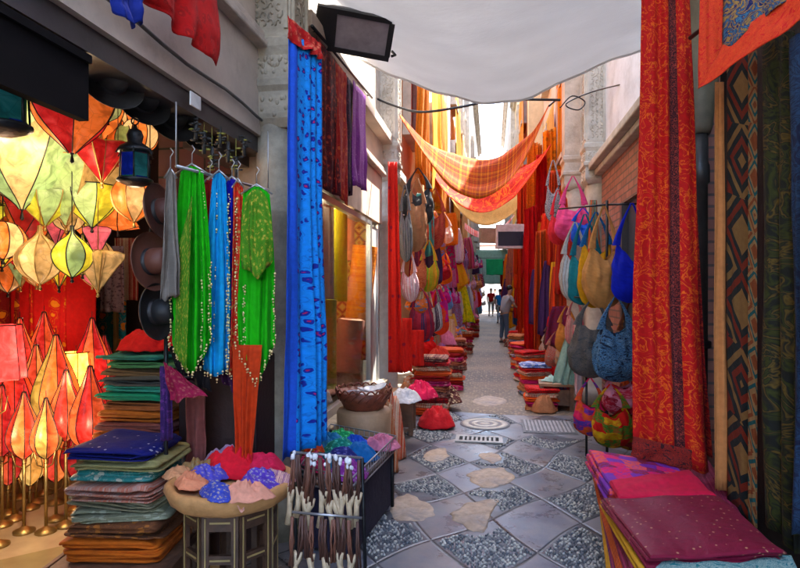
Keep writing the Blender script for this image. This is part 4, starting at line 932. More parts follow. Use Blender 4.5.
# ================================================================ LEFT FOREGROUND
# round table with scarves
tc_ = D(232, 478, 2.74); zt = .66
T = empty('round_table', (tc_.x, tc_.y, 0)); tag(T, 'round table with peach cloth top on a dark inlaid stand', 'table')
TOPM = fab((.60, .32, .15), (.5, .25, .1), 'plain', .1)
MB().lathe([(.02, zt-.075), (.24, zt-.075), (.285, zt-.05), (.305, zt-.005), (.298, zt+.025), (.28, zt+.03), (.262, zt+.005), (.02, zt)], 40, rip=lambda a, z: .018*math.sin(a*9+z*20)+.012*math.sin(a*23)).build('table_top', TOPM, T)
INLAY = surf('inlay_gold', (.35, .24, .09), .5)
for k in range(8):
    a0, a1 = (k-.5)*math.pi/4+.2, (k+.5)*math.pi/4+.2; r = .225
    p0 = Vector((r*math.cos(a0), r*math.sin(a0), 0)); p1 = Vector((r*math.cos(a1), r*math.sin(a1), 0))
    e = (p1-p0).normalized(); n_ = Vector((e.y, -e.x, 0)); L_ = (p1-p0).length
    M4 = Matrix(((e.x, n_.x, 0, p0.x), (e.y, n_.y, 0, p0.y), (0, 0, 1, 0), (0, 0, 0, 1)))
    mb = MB()
    mb.box((0.004, -.018, 0), (.036, 0, zt-.076), M=M4).box((L_-.036, -.018, 0), (L_-.004, 0, zt-.076), M=M4)
    mb.box((.036, -.018, .36), (L_-.036, 0, .40), M=M4).box((.036, -.018, zt-.15), (L_-.036, 0, zt-.076), M=M4).box((.036, -.018, .10), (L_-.036, 0, .15), M=M4)
    mb.build('stand_panel', DARKW, T)
    mi = MB()
    for x in (.02, L_-.02): mi.box((x-.003, .0005, .02), (x+.003, .004, zt-.09), M=M4)
    for z in (.38, .125, zt-.11): mi.box((.04, .0005, z-.004), (L_-.04, .004, z+.004), M=M4)
    mi.build('inlay', INLAY, T)
HS = 'crumpled scarves heaped on the round table'
for i, (px, py, rx, ry, h, c, pt, c2, lb) in enumerate([
    (235, 466, .15, .13, .09, (.72, .03, .06), 'plain', None, 'bright red scarf crumpled on top in the middle of the round table'),
    (208, 474, .11, .10, .05, (.10, .09, .45), 'floral', (.5, .4, .6), 'violet blue scarf on the left of the red one'),
    (192, 480, .10, .08, .035, (.75, .30, .18), 'plain', None, 'peach scarf hanging over the left rim of the round table'),
    (200, 466, .10, .10, .045, (.30, .22, .12), 'floral', (.6, .3, .1), 'brown and orange patterned scarf at the back left of the table'),
    (258, 482, .11, .10, .045, (.11, .06, .38), 'floral', (.6, .5, .7), 'purple dotted scarf at the right of the round table'),
    (262, 466, .13, .12, .06, (.66, .05, .10), 'plain', None, 'rosy red scarf at the back right of the table'),
    (245, 492, .10, .07, .045, (.78, .36, .26), 'plain', None, 'pale salmon scarf at the front of the round table'),
    (276, 476, .09, .10, .03, (.70, .42, .34), 'stripe', (.3, .1, .3), 'pink and lilac striped scarf on the right rim'),
    (218, 492, .10, .07, .03, (.05, .07, .36), 'floral', (.6, .5, .5), 'dark blue flowered scarf at the front left of the table'),
    (226, 455, .10, .09, .05, (.45, .35, .55), 'plain', None, 'lilac scarf at the back of the round table'),
    (178, 470, .07, .07, .02, (.72, .36, .20), 'plain', None, 'small apricot scarf at the left end of the table')]):
    c = PZ(px, py+6, zt+.01)
    scrap('crumpled_scarf', lb, 'scarf', (c.x, c.y, zt+.004+.006*(i % 3)), rx*1.15, ry*.95, h*1.3, fab(c1=c, c2=c2, pat=pt, s=.03) if False else fab((c if False else [(.72,.03,.06),(.10,.09,.45),(.75,.30,.18),(.30,.22,.12),(.11,.06,.38),(.66,.05,.10),(.78,.36,.26),(.70,.42,.34),(.05,.07,.36),(.45,.35,.55),(.72,.36,.20)][i]), (tuple(x*.6 for x in c2) if c2 else None), pt, .017), i*3+1, HS, hang=0, rz=i*1.1)
# salmon strip twisting over front
cloth('scarf', 'narrow salmon scarf end lying over the front rim of the round table', 'scarf', D(236, 484, 2.62), D(246, 484, 2.62), D(244, 512, 2.46), D(226, 508, 2.46), fab((.80, .42, .32)), folds=2, amp=.012, seed=2)
# wire tray stall with scarves, and leather danglers in front
t0, t1, t2, t3 = PZ(300, 466, .52), PZ(352, 478, .52), PZ(396, 436, .52), PZ(330, 424, .52)
TR = empty('wire_tray', (t1+t3)/2*1.0); TR.location.z = 0; tag(TR, 'wire tray stall full of blue and green scarves below the blue hanging cloth', 'tray')
L = TR.location; Q = [v-L for v in (t0, t1, t2, t3)]
mb = MB()
dark = surf('tray_wire', (.35, .34, .36), .35, metal=.7)
for dz in (0, -.05, -.10):
    mb.tube([q+Vector((0, 0, dz)) for q in Q+[Q[0]]], .006, 5)
for i in range(4):
    a, b = Q[i], Q[(i+1) % 4]; n_ = int((b-a).length/.05)
    for k in range(n_): p = a.lerp(b, k/n_); mb.tube([p, p+Vector((0, 0, -.10))], .003, 4)
mb.build('wire_rim', dark, TR)
for q in Q: MB().tube([q*.93+Vector((0, 0, -.0)), Vector((q.x*.93, q.y*.93, 0))], .014, 6).build('leg', BLACK, TR)
zz = .44
mb = MB(); mb.add([Vector((q.x, q.y, zz)) for q in Q]+[Vector((q.x, q.y, zz-.02)) for q in Q], [(0, 1, 2, 3), (7, 6, 5, 4), (0, 4, 5, 1), (1, 5, 6, 2), (2, 6, 7, 3), (3, 7, 4, 0)], smooth=False); mb.build('tray_bottom', DARKW, TR)
mb = MB(); mb.add([Vector((q.x*.9, q.y*.9, z)) for z in (.02, .419) for q in Q], [(0, 1, 5, 4), (1, 2, 6, 5), (2, 3, 7, 6), (3, 0, 4, 7)], smooth=False); mb.build('dark_skirt', fab((.03, .025, .05)), TR)
cl = [((.02, .10, .50), 'royal blue'), ((.01, .22, .16), 'sea green'), ((.02, .16, .42), 'bright blue'), ((.02, .30, .10), 'leaf green'), ((.70, .25, .35), 'pale pink'), ((.03, .03, .16), 'navy'), ((.01, .15, .20), 'dark teal'), ((.25, .05, .25), 'plum'), ((.06, .25, .5), 'sky blue'), ((.35, .02, .08), 'crimson')]
uvs_ = [(.5, .75), (.35, .6), (.7, .55), (.25, .85), (.85, .9), (.55, .35), (.3, .3), (.75, .2), (.15, .65), (.12, .2)]
for i, ((c, n_), (u, v)) in enumerate(zip(cl, uvs_)):
    p = (t0*(1-u)+t1*u)*(1-v)+(t3*(1-u)+t2*u)*v
    scrap('crumpled_scarf', f'{n_} scarf crumpled in the wire tray', 'scarf', (p.x, p.y, .445), .13, .13, .075+.01*(i % 3), fab(c, tuple(min(1, x*2+.1) for x in c), 'floral' if i % 2 else 'plain', .03), i+40, 'scarves crumpled in the wire tray', rz=i)
# danglers: leather tassels with pale carved wooden ends
LEA = surf('dark_leather', (.08, .03, .02), .5, var=.4); LEA2 = surf('brown_leather', (.17, .06, .035), .55, var=.3); BONE = surf('carved_pale_wood', (.52, .38, .24), .55, var=.25, vs=20); WTS = surf('white_yarn', (.75, .74, .78), .9)
DG = 'leather tassels with carved wooden ends hanging from the wire tray'
rails = empty('tassel_rack', (0, 0, 0)); e0, e1 = D(292, 452, 2.62), D(362, 458, 2.62); f0, f1 = D(292, 512, 2.56), D(362, 518, 2.56)
rails.location = (e0.x, e0.y, 0); tag(rails, 'thin wire rack with two rails holding the leather tassels', 'rack')
L = rails.location
MB().tube([e0-L, e1-L], .006, 6).build('upper_rail', dark, rails); MB().tube([f0-L, f1-L], .006, 6).build('lower_rail', dark, rails)
for e in (e0, e1): MB().tube([e-L, Vector((e.x-L.x, e.y-L.y+.1, 0))], .009, 5).build('rack_leg', BLACK, rails)
rr = random.Random(4)
for tier, (a, b, nn, ln) in enumerate(((e0, e1, 12, .20), (f0, f1, 11, .2))):
    for i in range(nn):
        p = a.lerp(b, (i+.5)/nn)+Vector((rr.uniform(-.01, .01), -.012-rr.random()*.03, -.005)); s = rr.uniform(.85, 1.15); ln_ = ln*s; sw = rr.uniform(-.03, .03); zf = max(-p.z+.07, -ln_)
        root = empty('leather_tassel', p, rr.uniform(-.6, .6)); tag(root, f'leather tassel with pale carved end, {ORD[i]} from the left on the {"upper" if tier == 0 else "lower"} rail', 'tassel', DG)
        mb = MB()
        for q in range(6): mb.tube([(rr.uniform(-.006, .006), 0, 0), (rr.uniform(-.012, .012), rr.uniform(-.01, .01), zf*.5), (sw*.6+rr.uniform(-.014, .014), rr.uniform(-.01, .01), zf)], .0055, 4)
        mb.build('leather_strands', LEA if i % 3 else LEA2, root)
        if tier == 0 or i % 2:
            x = sw*.6; mb = MB(); dx = rr.uniform(-.045, .045); le = rr.uniform(.10, .14)
            le = min(le, p.z+zf-.02)
            mb.tube([(x-.016, 0, zf+.035), (x-.006, 0, zf), (x+dx*.5, 0, zf-le*.5), (x+dx, 0, zf-le)], [.007, .014, .013, .019], 8)
            mb.tube([(x+.018, 0, zf+.03), (x+.006, 0, zf), (x+dx*.3, 0, zf-le*.3)], [.006, .012, .009], 6)
            mb.build('carved_end', BONE, root)
        if tier == 0 and i % 2 == 0: 
            mb = MB(); [mb.ball((rr.uniform(-.014, .014), rr.uniform(-.01, .01), rr.uniform(-.035, .012)), rr.uniform(.006, .011), 6, sz=1.5) for _ in range(7)]; mb.build('white_tuft', WTS, root)
# baskets
def basket(label, c, r, h, mat, name='basket', holes=True):
    root = empty(name, c); tag(root, label, 'basket')
    MB().lathe([(r*.62, 0), (r*.7, .01), (r*.85, h*.5), (r, h), (r*.96, h), (r*.8, h*.5), (r*.6, .03), (.01, .03)], 36, rip=lambda a, z: .02*math.sin(a*18+z*90)).build('basket_body', mat, root)
    mb = MB(); n = 20
    for k in range(n):
        a = 2*math.pi*k/n
        mb.tube([(r*1.0*math.cos(a+q*.3/4), r*math.sin(a+q*.3/4), h+math.sin(q/4*math.pi)*.03) for q in range(5)], .007, 5)
        mb.tube([(r*.9*math.cos(a), r*.9*math.sin(a), h*.55), (r*.96*math.cos(a+.16), r*.96*math.sin(a+.16), h*.8), (r*1.01*math.cos(a+.32), r*1.01*math.sin(a+.32), h)], .007, 5)
    mb.build('basket_rim', mat, root)
    return root
WK = surf('red_wicker', (.22, .05, .025), .5, var=.4, vs=20, bump=.5)
pc = D(364, 408, 4.75)
o = MB().lathe([(.17, 0), (.22, .02), (.23, pc.z-.03), (.215, pc.z-.005), (.01, pc.z-.004)], 32).build('leather_pouf', surf('pouf_tan', (.45, .26, .14), .6, var=.2), None, (pc.x, pc.y, .003)); tag(o, 'round tan leather pouf under the red wicker basket', 'pouf')
basket('red wicker basket with scalloped rim and white contents on the tan pouf', (pc.x, pc.y, pc.z), .235, .15, WK)
for i in range(9):
    a = i*.8; rr_ = .03+.11*(i % 3)/2
    o = MB().lathe([(.03, 0), (.055, .012), (.06, .022), (.052, .02), (.01, .006)], 16).build('white_saucer', surf('china', (.7, .68, .7), .25), None, (pc.x+rr_*math.cos(a), pc.y+rr_*math.sin(a), pc.z+.075+.012*i)); o.rotation_euler = (.3*math.sin(i), .3*math.cos(i*2), 0)
    tag(o, 'small white dish lying in the red wicker basket', 'dish', 'white dishes in the red wicker basket')
# cone of striped textile + wooden stools
def stool(label, c, w, d, h, rz=0, name='wooden_stool', m=None):
    root = empty(name, c, rz); tag(root, label, 'stool'); m = m or WOOD
    MB().box((-w/2, -d/2, h-.04), (w/2, d/2, h)).build('stool_top', surf('stool_top', (.32, .17, .08), .6, var=.3, dirt=(.14, .08, .05)), root, bevel=.006)
    for sx in (-1, 1):
        for sy in (-1, 1): MB().box((sx*(w/2-.035)-.025, sy*(d/2-.035)-.025, 0), (sx*(w/2-.035)+.025, sy*(d/2-.035)+.025, h-.041)).build('leg', m, root)
    for sy in (-1, 1): MB().box((-w/2+.061, sy*(d/2-.035)-.01, h*.2), (w/2-.061, sy*(d/2-.035)+.01, h-.08)).build('slat_panel', m, root)
    return root
q = PZ(402, 436); stool('dark wooden stool carrying the red and white cloths left of the alley', (q.x-.08, q.y+.2, .001), .40, .42, .46, .05)
q2 = D(398, 372, 6.0)
for i, (px, py, dd, rx, h, c, pt, c2, lb, zz) in enumerate([
    (384, 398, 5.0, .13, .22, (.55, .15, .06), 'stripe', (.7, .55, .4), 'orange and cream striped cloth heaped beside the wicker basket', None),
    (392, 390, 5.4, .14, .25, (.60, .10, .05), 'stripe', (.75, .6, .45), 'red and cream striped shawl behind the wicker basket', None),
    (404, 378, 5.8, .17, .12, (.72, .70, .72), 'plain', None, 'white cloth on the dark wooden stool', .46),
    (420, 380, 6.0, .18, .17, (.66, .03, .10), 'dots', (.8, .3, .3), 'crimson pink dotted cloth on the dark wooden stool', .46),
    (436, 390, 6.6, .22, .22, (.55, .02, .04), 'plain', None, 'red cloth heaped on the ground beside the stool', .02),
    (446, 382, 7.6, .22, .22, (.10, .02, .02), 'floral', (.7, .5, .3), 'black and cream patterned cloth behind the red heap', .10)]):
    p = D(px, py, dd)
    if zz is None:
        zz = 0.003; h = p.z+.05
    scrap('crumpled_cloth', lb, 'cloth', (p.x, p.y, zz), rx, rx, h if i > 1 else h*1.0, fab(c, c2, pt, .05), i+70)
# piles of folded striped cloths mid-left
gi = 0
def pile(px, py, d, n, w, cols, where, hh=.06, seed=0, layers=2, rz=0, base=None):
    p = D(px, py, d); z = base if base is not None else .004
    for i in range(n):
        c, c2, pt, nm = cols[(i*3+seed) % len(cols)]
        h = hh*(.8+.4*abs(nz(seed, i, 0, 0)))
        folded('folded_cloth', f'{nm} folded cloth, {ORD[i]} from the bottom of the pile {where}', 'folded cloth', (p.x+.03*nz(seed, i, 1, 1), p.y+.04*nz(seed, i, 2, 2), z), w, w*.8, h, rz+.3*nz(seed, i, 4, 4), fab(c, c2, pt, .05), layers, seed*20+i, f'folded cloths piled {where}')
        z += h+.008
    return z
WC = [((.45, .02, .03), (.05, .01, .01), 'stripe', 'red striped'), ((.60, .10, .04), (.7, .4, .1), 'plain', 'orange'), ((.55, .03, .15), (.7, .3, .3), 'floral', 'pink flowered'), ((.10, .015, .03), (.5, .3, .2), 'stripe', 'dark striped'), ((.62, .50, .36), (.4, .1, .05), 'stripe', 'cream striped'), ((.35, .015, .02), None, 'plain', 'dark red'), ((.5, .18, .10), (.2, .05, .03), 'geo', 'rust patterned')]
pile(432, 345, 7.4, 11, .46, WC, 'before the red runner cloth', .068, 1)
pile(448, 345, 9.2, 10, .5, WC, 'behind the first left pile', .065, 2)
pile(454, 340, 11.5, 9, .5, WC, 'third along the left side', .07, 3)
pile(463, 335, 14.5, 9, .5, WC, 'fourth along the left side', .07, 4)
pile(471, 330, 19.5, 9, .55, WC, 'farthest along the left side', .07, 5)
# ---------------------------------------------------------------- inside the display window
for i, (px, y0, y1, d, r, c, pt, c2, lb) in enumerate([
    (352, 245, 345, 6.9, .16, (.75, .28, .04), 'hstripe', (.6, .15, .03), 'upright orange rolled textile in the window'),
    (345, 320, 372, 6.6, .16, (.45, .22, .15), 'plain', None, 'dusty brown rolled textile standing lower in the window'),
    (338, 210, 300, 7.0, .11, (.55, .5, .04), 'plain', None, 'yellow green rolled textile in the middle of the window'),
    (327, 235, 330, 6.2, .09, (.75, .22, .08), 'hstripe', (.7, .5, .3), 'bright orange hanging roll at the left of the window'),
    (333, 300, 380, 6.2, .10, (.25, .3, .05), 'paisley', (.5, .4, .1), 'olive patterned roll low at the left of the window'),
    (358, 215, 260, 7.2, .10, (.7, .25, .12), 'plain', None, 'short salmon roll high at the right of the window')]):
    p = Vector([(-1.72, 6.95), (-1.72, 6.5), (-1.70, 6.05), (-1.64, 5.0), (-1.66, 5.5), (-1.86, 7.15)][i]+(CH+(HY-y1)/F*d,)); hgt = (y1-y0)/F*d
    root = empty('rolled_textile', (p.x, p.y, max(.42, p.z))); root.rotation_euler = (0, R(6 if i < 2 else 0), 0); tag(root, lb, 'textile roll', 'rolled textiles in the display window')
    MB().grid(22, 10, lambda u, v: Vector((r*(1+.05*nz(i, math.cos(u*6.283)*2, v*3, 0))*math.cos(u*6.283), r*(1+.05*nz(i, v*4, math.cos(u*6.283)*3, 0))*math.sin(u*6.283), hgt*v+.02*math.sin(v*9))), 2*math.pi*r, hgt).build('roll', fab(c, c2, pt, .06), root)
    MB().lathe([(r*.98, hgt), (r*.8, hgt+.015), (r*.6, hgt-.01), (r*.4, hgt+.012), (.01, hgt)], 20).build('roll_end', fab(c), root)
hangF('hanging_cloth', 'white shirt cloth hanging at the top left of the window', 'cloth', 322, 334, 205, 300, 5.9, fab((.55, .5, .52)), folds=2, amp=.02, seed=2)
hangF('hanging_cloth', 'rusty kilim hanging behind the rolls in the window', 'cloth', 336, 372, 200, 360, 7.3, fab((.42, .18, .06), (.2, .06, .03), 'geo', .15, (.5, .35, .1)), folds=1, amp=.015, seed=3)
p = D(352, 375, 6.3); 
for i in range(5): scrap('crumpled_cloth', ['beige', 'grey green', 'pale lilac', 'dull pink', 'sand'][i]+' cushion cloth piled at the bottom of the window', 'cloth', (-1.85-.1*(i % 2), 4.7+.5*i, .42), .2, .24, .22, fab([(.45, .4, .3), (.25, .3, .25), (.5, .48, .6), (.5, .25, .25), (.5, .42, .3)][i]), i+90, 'cushion cloths in the window')
mb = MB()
point_light(Vector((-1.8, 6.0, 2.35)), 9, (1, .75, .45), .15)  # point light added to brighten the window display
o = MB().lathe([(.09, 0), (.10, .02), (.10, .06), (.01, .07)], 20).build('added_ceiling_lamp', surf('lampwhite', (.8, .7, .5), .4, emis=(1, .8, .5), es=1.5), None, (-1.9, 5.6, 2.52)); tag(o, 'round glowing lamp added under the ceiling of the textile window', 'lamp')  # glowing fixture added with the window light
# ================================================================ CLOTHS ON THE LEFT WALL
BLUEF = fab((.025, .27, .72), (.02, .03, .25), 'floral', .048, (.45, .04, .12), band=(-1, .10, (.012, .09, .62), (.012, .11, .66)))
r = cloth('hanging_cloth', 'long bright blue flowered cloth with red top hanging in front of the column', 'hanging cloth', D(287, 24, 3.2), D(321, 52, 3.45), D(324, 440, 3.45), D(282, 462, 3.15), BLUEF, folds=4, amp=.035, seed=2, nv=40)
cloth('hanging_cloth', 'red border strip at the top of the blue flowered cloth', 'hanging cloth', D(287, 16, 3.18), D(321, 44, 3.43), D(321, 60, 3.42), D(287, 38, 3.17), fab((.45, .02, .03), (.6, .15, .1), 'floral', .03), folds=4, amp=.02, seed=2)
scrap('crumpled_cloth', 'orange red cloth end at the foot of the blue hanging cloth', 'cloth', PZ(314, 455, .46), .07, .1, .08, fab((.6, .07, .03), (.5, .2, .05), 'floral', .03), 5)
hangW('hanging_cloth', 'dark maroon cloth with gold dots hanging beside the blue one', 'hanging cloth', 316, 337, 36, 62, 186, 195, XL+.12, fab((.07, .008, .012), (.3, .04, .03), 'floral', .05, (.4, .1, .05)), folds=3, amp=.03, seed=3)
hangW('hanging_cloth', 'bright crimson flowered cloth in the middle of the high row', 'hanging cloth', 336, 347, 62, 76, 192, 205, XL+.13, fab((.32, .015, .02), (.5, .1, .05), 'floral', .06), folds=2, amp=.03, seed=4)
hangW('hanging_cloth', 'narrow black cloth between the crimson and purple ones', 'hanging cloth', 346, 352, 76, 84, 190, 196, XL+.12, fab((.03, .012, .03), (.12, .03, .06), 'floral', .04), folds=1, amp=.02, seed=5)
hangW('hanging_cloth', 'purple sequinned cloth at the end of the high row', 'hanging cloth', 352, 366, 80, 96, 184, 192, XL+.13, fab((.20, .05, .25), (.45, .2, .45), 'dots', .04), folds=2, amp=.03, seed=6)
a, b = PX(312, 26, XL+.12), PX(372, 98, XL+.12); c = (a+b)/2; mb = MB(); mb.tube([a-c, b-c], .014, 7)
for t in (.05, .5, .95): pp = a.lerp(b, t)-c; mb.tube([pp, pp+Vector((-.12, 0, .02))], .01, 5)
o = mb.build('wall_rail', BLACK, None, c); tag(o, 'dark rail on the wall carrying the high row of cloths', 'rail')
cloth('hanging_cloth', 'red cloth with stitched border draped from the wall at the top left', 'hanging cloth', PX(128, -30, -1.33), PX(217, -30, -1.33), PX(216, 66, -1.33), PX(150, -2, -1.33), fab((.50, .012, .02), (.35, .01, .015), 'floral', .05, (.55, .05, .04), band=(.0, .06, (.5, .02, .02), (.3, .01, .01))), folds=3, amp=.03, seed=8)
cloth('hanging_cloth', 'royal blue cloth corner at the top left edge beside the red one', 'hanging cloth', PX(108, -35, -1.30), PX(142, -30, -1.30), PX(143, 22, -1.30), PX(118, 10, -1.30), fab((.015, .03, .22)), folds=3, amp=.03, seed=9, hem=.03)
CORM = fab((.62, .045, .025), (.30, .02, .04), 'dots', .15)
hangF('hanging_cloth', 'tall coral red runner with dark motifs hanging on the far column', 'hanging cloth', 388, 397, 162, 372, 6.9, CORM, xb0=388, xb1=403, folds=2, amp=.03, seed=10, nv=30)
hangF('hanging_cloth', 'short coral red cloth beside the tall runner foot', 'hanging cloth', 402, 412, 318, 372, 6.8, CORM, folds=2, amp=.03, seed=11)
hangF('hanging_cloth', 'second short coral red cloth above the striped piles', 'hanging cloth', 412, 424, 330, 366, 6.9, CORM, folds=2, amp=.03, seed=12)
# bags on the left wall
LB = 'bags hung on the left wall'
def B2(label, x0, x1, yt, yb, d, mat, strap=None, seed=0, rz=0, group=LB, fat=.5):
    t = D((x0+x1)/2, yt, d); W = (x1-x0)/F*d*1.0; H = (yb-yt)/F*d
    return bag('shoulder_bag', label, 'bag', t, W, H, mat, strap, seed, rz, group, fat)
B2('black bag with pale spots, highest on the left wall', 402, 434, 168, 228, 8.0, fab((.02, .02, .02), (.5, .45, .4), 'dots', .08), seed=1)
B2('tan leather shoulder bag below the black spotted one', 406, 428, 178, 252, 7.6, fab((.30, .14, .07)), seed=2)
B2('maroon bag right of the tan leather one', 424, 446, 188, 250, 8.6, fab((.28, .015, .025), (.4, .1, .05), 'paisley', .08), seed=3)
B2('dark green grey bag close to the red runner', 398, 412, 185, 262, 7.4, fab((.06, .07, .07), (.2, .2, .2), 'stripe', .04), seed=4)
B2('white and rose striped bag below the tan bag', 400, 418, 248, 302, 7.5, fab((.55, .45, .45), (.4, .12, .15), 'stripe', .05), seed=5)
B2('green and orange bag in the middle of the left wall', 418, 440, 240, 292, 8.3, fab((.16, .30, .03), (.6, .2, .03), 'stripe', .1), seed=6)
B2('rust red bag left of the green and orange one', 410, 426, 238, 292, 8.2, fab((.35, .05, .02), (.5, .2, .1), 'paisley', .06), seed=7)
B2('dark crimson bag with navy side low on the left wall', 408, 434, 288, 342, 7.8, fab((.25, .01, .03), (.03, .02, .06), 'stripe', .2), seed=8)
B2('black and white striped bag behind the dark crimson one', 424, 442, 282, 332, 9.0, fab((.05, .03, .05), (.6, .55, .55), 'stripe', .05), seed=9)
B2('orange red bag hanging below the green bag', 430, 448, 285, 335, 9.2, fab((.62, .07, .02)), seed=10)
# multitude of garments on both sides
GC = [((.75, .04, .03), 'red'), ((.80, .30, .45), 'pink'), ((.40, .28, .60), 'lilac'), ((.15, .30, .60), 'blue'), ((.65, .60, .55), 'cream'), ((.05, .02, .06), 'black'), ((.70, .20, .03), 'orange'), ((.45, .03, .20), 'magenta'), ((.10, .30, .28), 'teal'), ((.60, .50, .05), 'yellow'), ((.35, .02, .03), 'dark red'), ((.55, .25, .12), 'rust')]
RC = [((.85, .10, .02), 'red orange'), ((.75, .025, .015), 'red'), ((.88, .26, .02), 'orange'), ((.35, .015, .02), 'dark red'), ((.70, .12, .04), 'coral'), ((.80, .38, .04), 'golden orange'), ((.10, .04, .12), 'dark violet'), ((.08, .15, .35), 'blue'), ((.25, .05, .03), 'brown red')]
def garments(side, ys, rows, pal, seed, X0, long=False):
    rg = random.Random(seed); cnt = {}
    sd_ = 'left' if side < 0 else 'right'
    for j, (zt0, ln) in enumerate(rows):
        for i, y in enumerate(ys):
            yy = y+rg.uniform(-.15, .15)*(1+y/20)
            x = X0(yy)+rg.uniform(-.10, .06)*(-side)*-1
            zt_ = zt0+rg.uniform(-.15, .15); l_ = ln*rg.uniform(.75, 1.15); wd = rg.uniform(.22, .42)
            c, nm = pal[rg.randrange(len(pal))]; pt = rg.choice(['plain', 'plain', 'floral', 'stripe', 'paisley'])
            c2 = pal[rg.randrange(len(pal))][0]
            x0, x1 = (x-.15, x-.15+wd) if side < 0 else (x+.15-wd, x+.15)
            rown = ['top', 'middle', 'bottom', 'lowest'][j]
            key = (nm, j); 
            m = fab(c, c2, pt, .06, tr=.15)
            lb = f'{nm} garment, {ORD[i]} from the near end in the {rown} row on the {sd_} wall'
            if rg.random() < (.35 if not long else .12):
                bag('shoulder_bag', lb.replace('garment', 'bag'), 'bag', (x, yy, zt_), wd*1.1, l_*.8, m, None, seed+i, rg.uniform(-.4, .4), f'goods hung along the {sd_} wall')
            else:
                cloth('garment', lb, 'garment', (x0, yy, zt_), (x1, yy+.08*side, zt_+.02), (x1+rg.uniform(-.05, .08), yy+.1*side, zt_-l_), (x0-rg.uniform(-.05, .05), yy, zt_-l_-.05), m, folds=3, amp=.035, seed=seed+i+j*50, gather=rg.uniform(.3, .8), nv=12, hem=rg.uniform(0, .15), group=f'goods hung along the {sd_} wall')
ysL = [8.5, 8.9, 9.4, 9.9, 10.5, 11.1, 11.8, 12.6, 13.4, 14.4, 15.4, 16.6, 18, 19.5, 21.2, 23, 25.5, 28, 31]
garments(-1, ysL, [(3.0, .8), (2.35, .75), (1.7, .65), (1.15, .5)], GC, 5, lambda y: -1.06+.030*min(y-8, 14))
hangF('garment', 'bright lime yellow skirt hanging low on the left wall', 'garment', 457, 466, 286, 322, 15, fab((.72, .68, .03), (.4, .5, .02), 'floral', .08), xb0=452, xb1=475, folds=4, amp=.05, seed=3)
ysR = [8.9, 9.4, 9.9, 10.5, 11.1, 11.8, 12.6, 13.5, 14.5, 16, 17.6, 19.5, 22, 25, 28, 31]
garments(1, ysR, [(3.15, 1.3), (2.1, 1.1), (1.3, .6), (.85, .5)], RC, 9, lambda y: 1.12-.030*min(y-8, 14), True)
for i, (x0, x1, yt, yb, d, c, lb) in enumerate([
    (517, 531, 168, 338, 14, (.80, .10, .02), 'red orange cloth hanging just right of the box sign'), (526, 543, 140, 335, 12.6, (.88, .26, .03), 'tallest golden orange cloth on the right wall'),
    (534, 548, 156, 322, 11.8, (.72, .03, .02), 'tall red cloth overlapping the golden orange one'), (543, 559, 132, 250, 12.0, (.88, .33, .05), 'pale orange cloth hanging from the right end of the slung plaid'),
    (541, 553, 215, 330, 10.9, (.88, .40, .05), 'short golden cloth hanging low before the red ones'), (547, 562, 172, 325, 10.6, (.80, .12, .02), 'vermilion cloth behind the black and white bag'),
    (524, 538, 210, 345, 11.2, (.66, .02, .02), 'deep red cloth overlapping the foot of the golden orange one'), (556, 570, 225, 335, 9.6, (.75, .04, .03), 'crimson cloth above the right wooden stool'),
    (534, 547, 232, 345, 10.2, (.82, .15, .02), 'broad orange red cloth low in front of the tall red one')]):
    hangF('hanging_cloth', lb, 'hanging cloth', x0, x1, yt, yb, d, fab(c, tuple(x*.6 for x in c), ['stripe', 'paisley', 'plain', 'floral'][i % 4], .12, tr=.35), folds=3.4+.5*(i % 3), amp=.085, seed=30+i, nv=34, gather=.12*(i % 3), hem=.15, yt2=yt+[-6, 5, -3][i % 3], yb2=yb+[8, -6, 4][i % 3], base=.7, group='tall cloths on the right wall')
for i, (X, y0, y1, z0, z1, c, lb) in enumerate([(XL+.45, 16, 18.5, 7.4, 3.4, (.82, .45, .12), 'amber cloth hanging high on the white house'), (XL+.48, 19, 22, 7.0, 3.3, (.85, .62, .35), 'cream orange cloth hanging high farther on the white house'), (XR-.56, 20.5, 17.8, 8.0, 3.3, (.85, .36, .08), 'orange cloth hanging high on the yellow house'), (XR-.58, 25, 21.5, 7.4, 3.2, (.85, .60, .25), 'pale amber cloth hanging high farther on the yellow house')]):
    cloth('hanging_cloth', lb, 'hanging cloth', (X, y0, z0), (X, y1, z0-.1), (X, y1, z1), (X, y0, z1+.1), fab(c, tuple(x*.75 for x in c), 'stripe', .25, tr=.4), folds=4, amp=.07, seed=80+i, group='big cloths high on the far walls')
# large hangings high on the far walls
for i, (X, y0, y1, z0, z1, c, lb) in enumerate([(XL+.30, 9.0, 10.4, 7.0, 3.4, (.75, .25, .05), 'big orange cloth hanging high on the ochre house'), (XL+.34, 10.6, 12.4, 6.6, 3.3, (.80, .50, .10), 'big yellow cloth hanging high on the ochre house'), (XL+.30, 12.6, 14.8, 6.4, 3.2, (.78, .35, .10), 'pale orange cloth hanging high beyond the yellow one'), (XR-.12, 12.5, 10.6, 6.5, 3.0, (.78, .30, .06), 'big orange cloth hanging high on the pink house'), (XR-.12, 15.5, 13, 6.0, 3.2, (.80, .48, .15), 'pale yellow cloth hanging high on the pink house')]):
    cloth('hanging_cloth', lb, 'hanging cloth', (X, y0, z0), (X, y1, z0-.1), (X, y1, z1), (X, y0, z1+.1), fab(c, tuple(x*.75 for x in c), 'stripe', .25, tr=.4), folds=4, amp=.06, seed=60+i, group='big cloths high on the far walls')
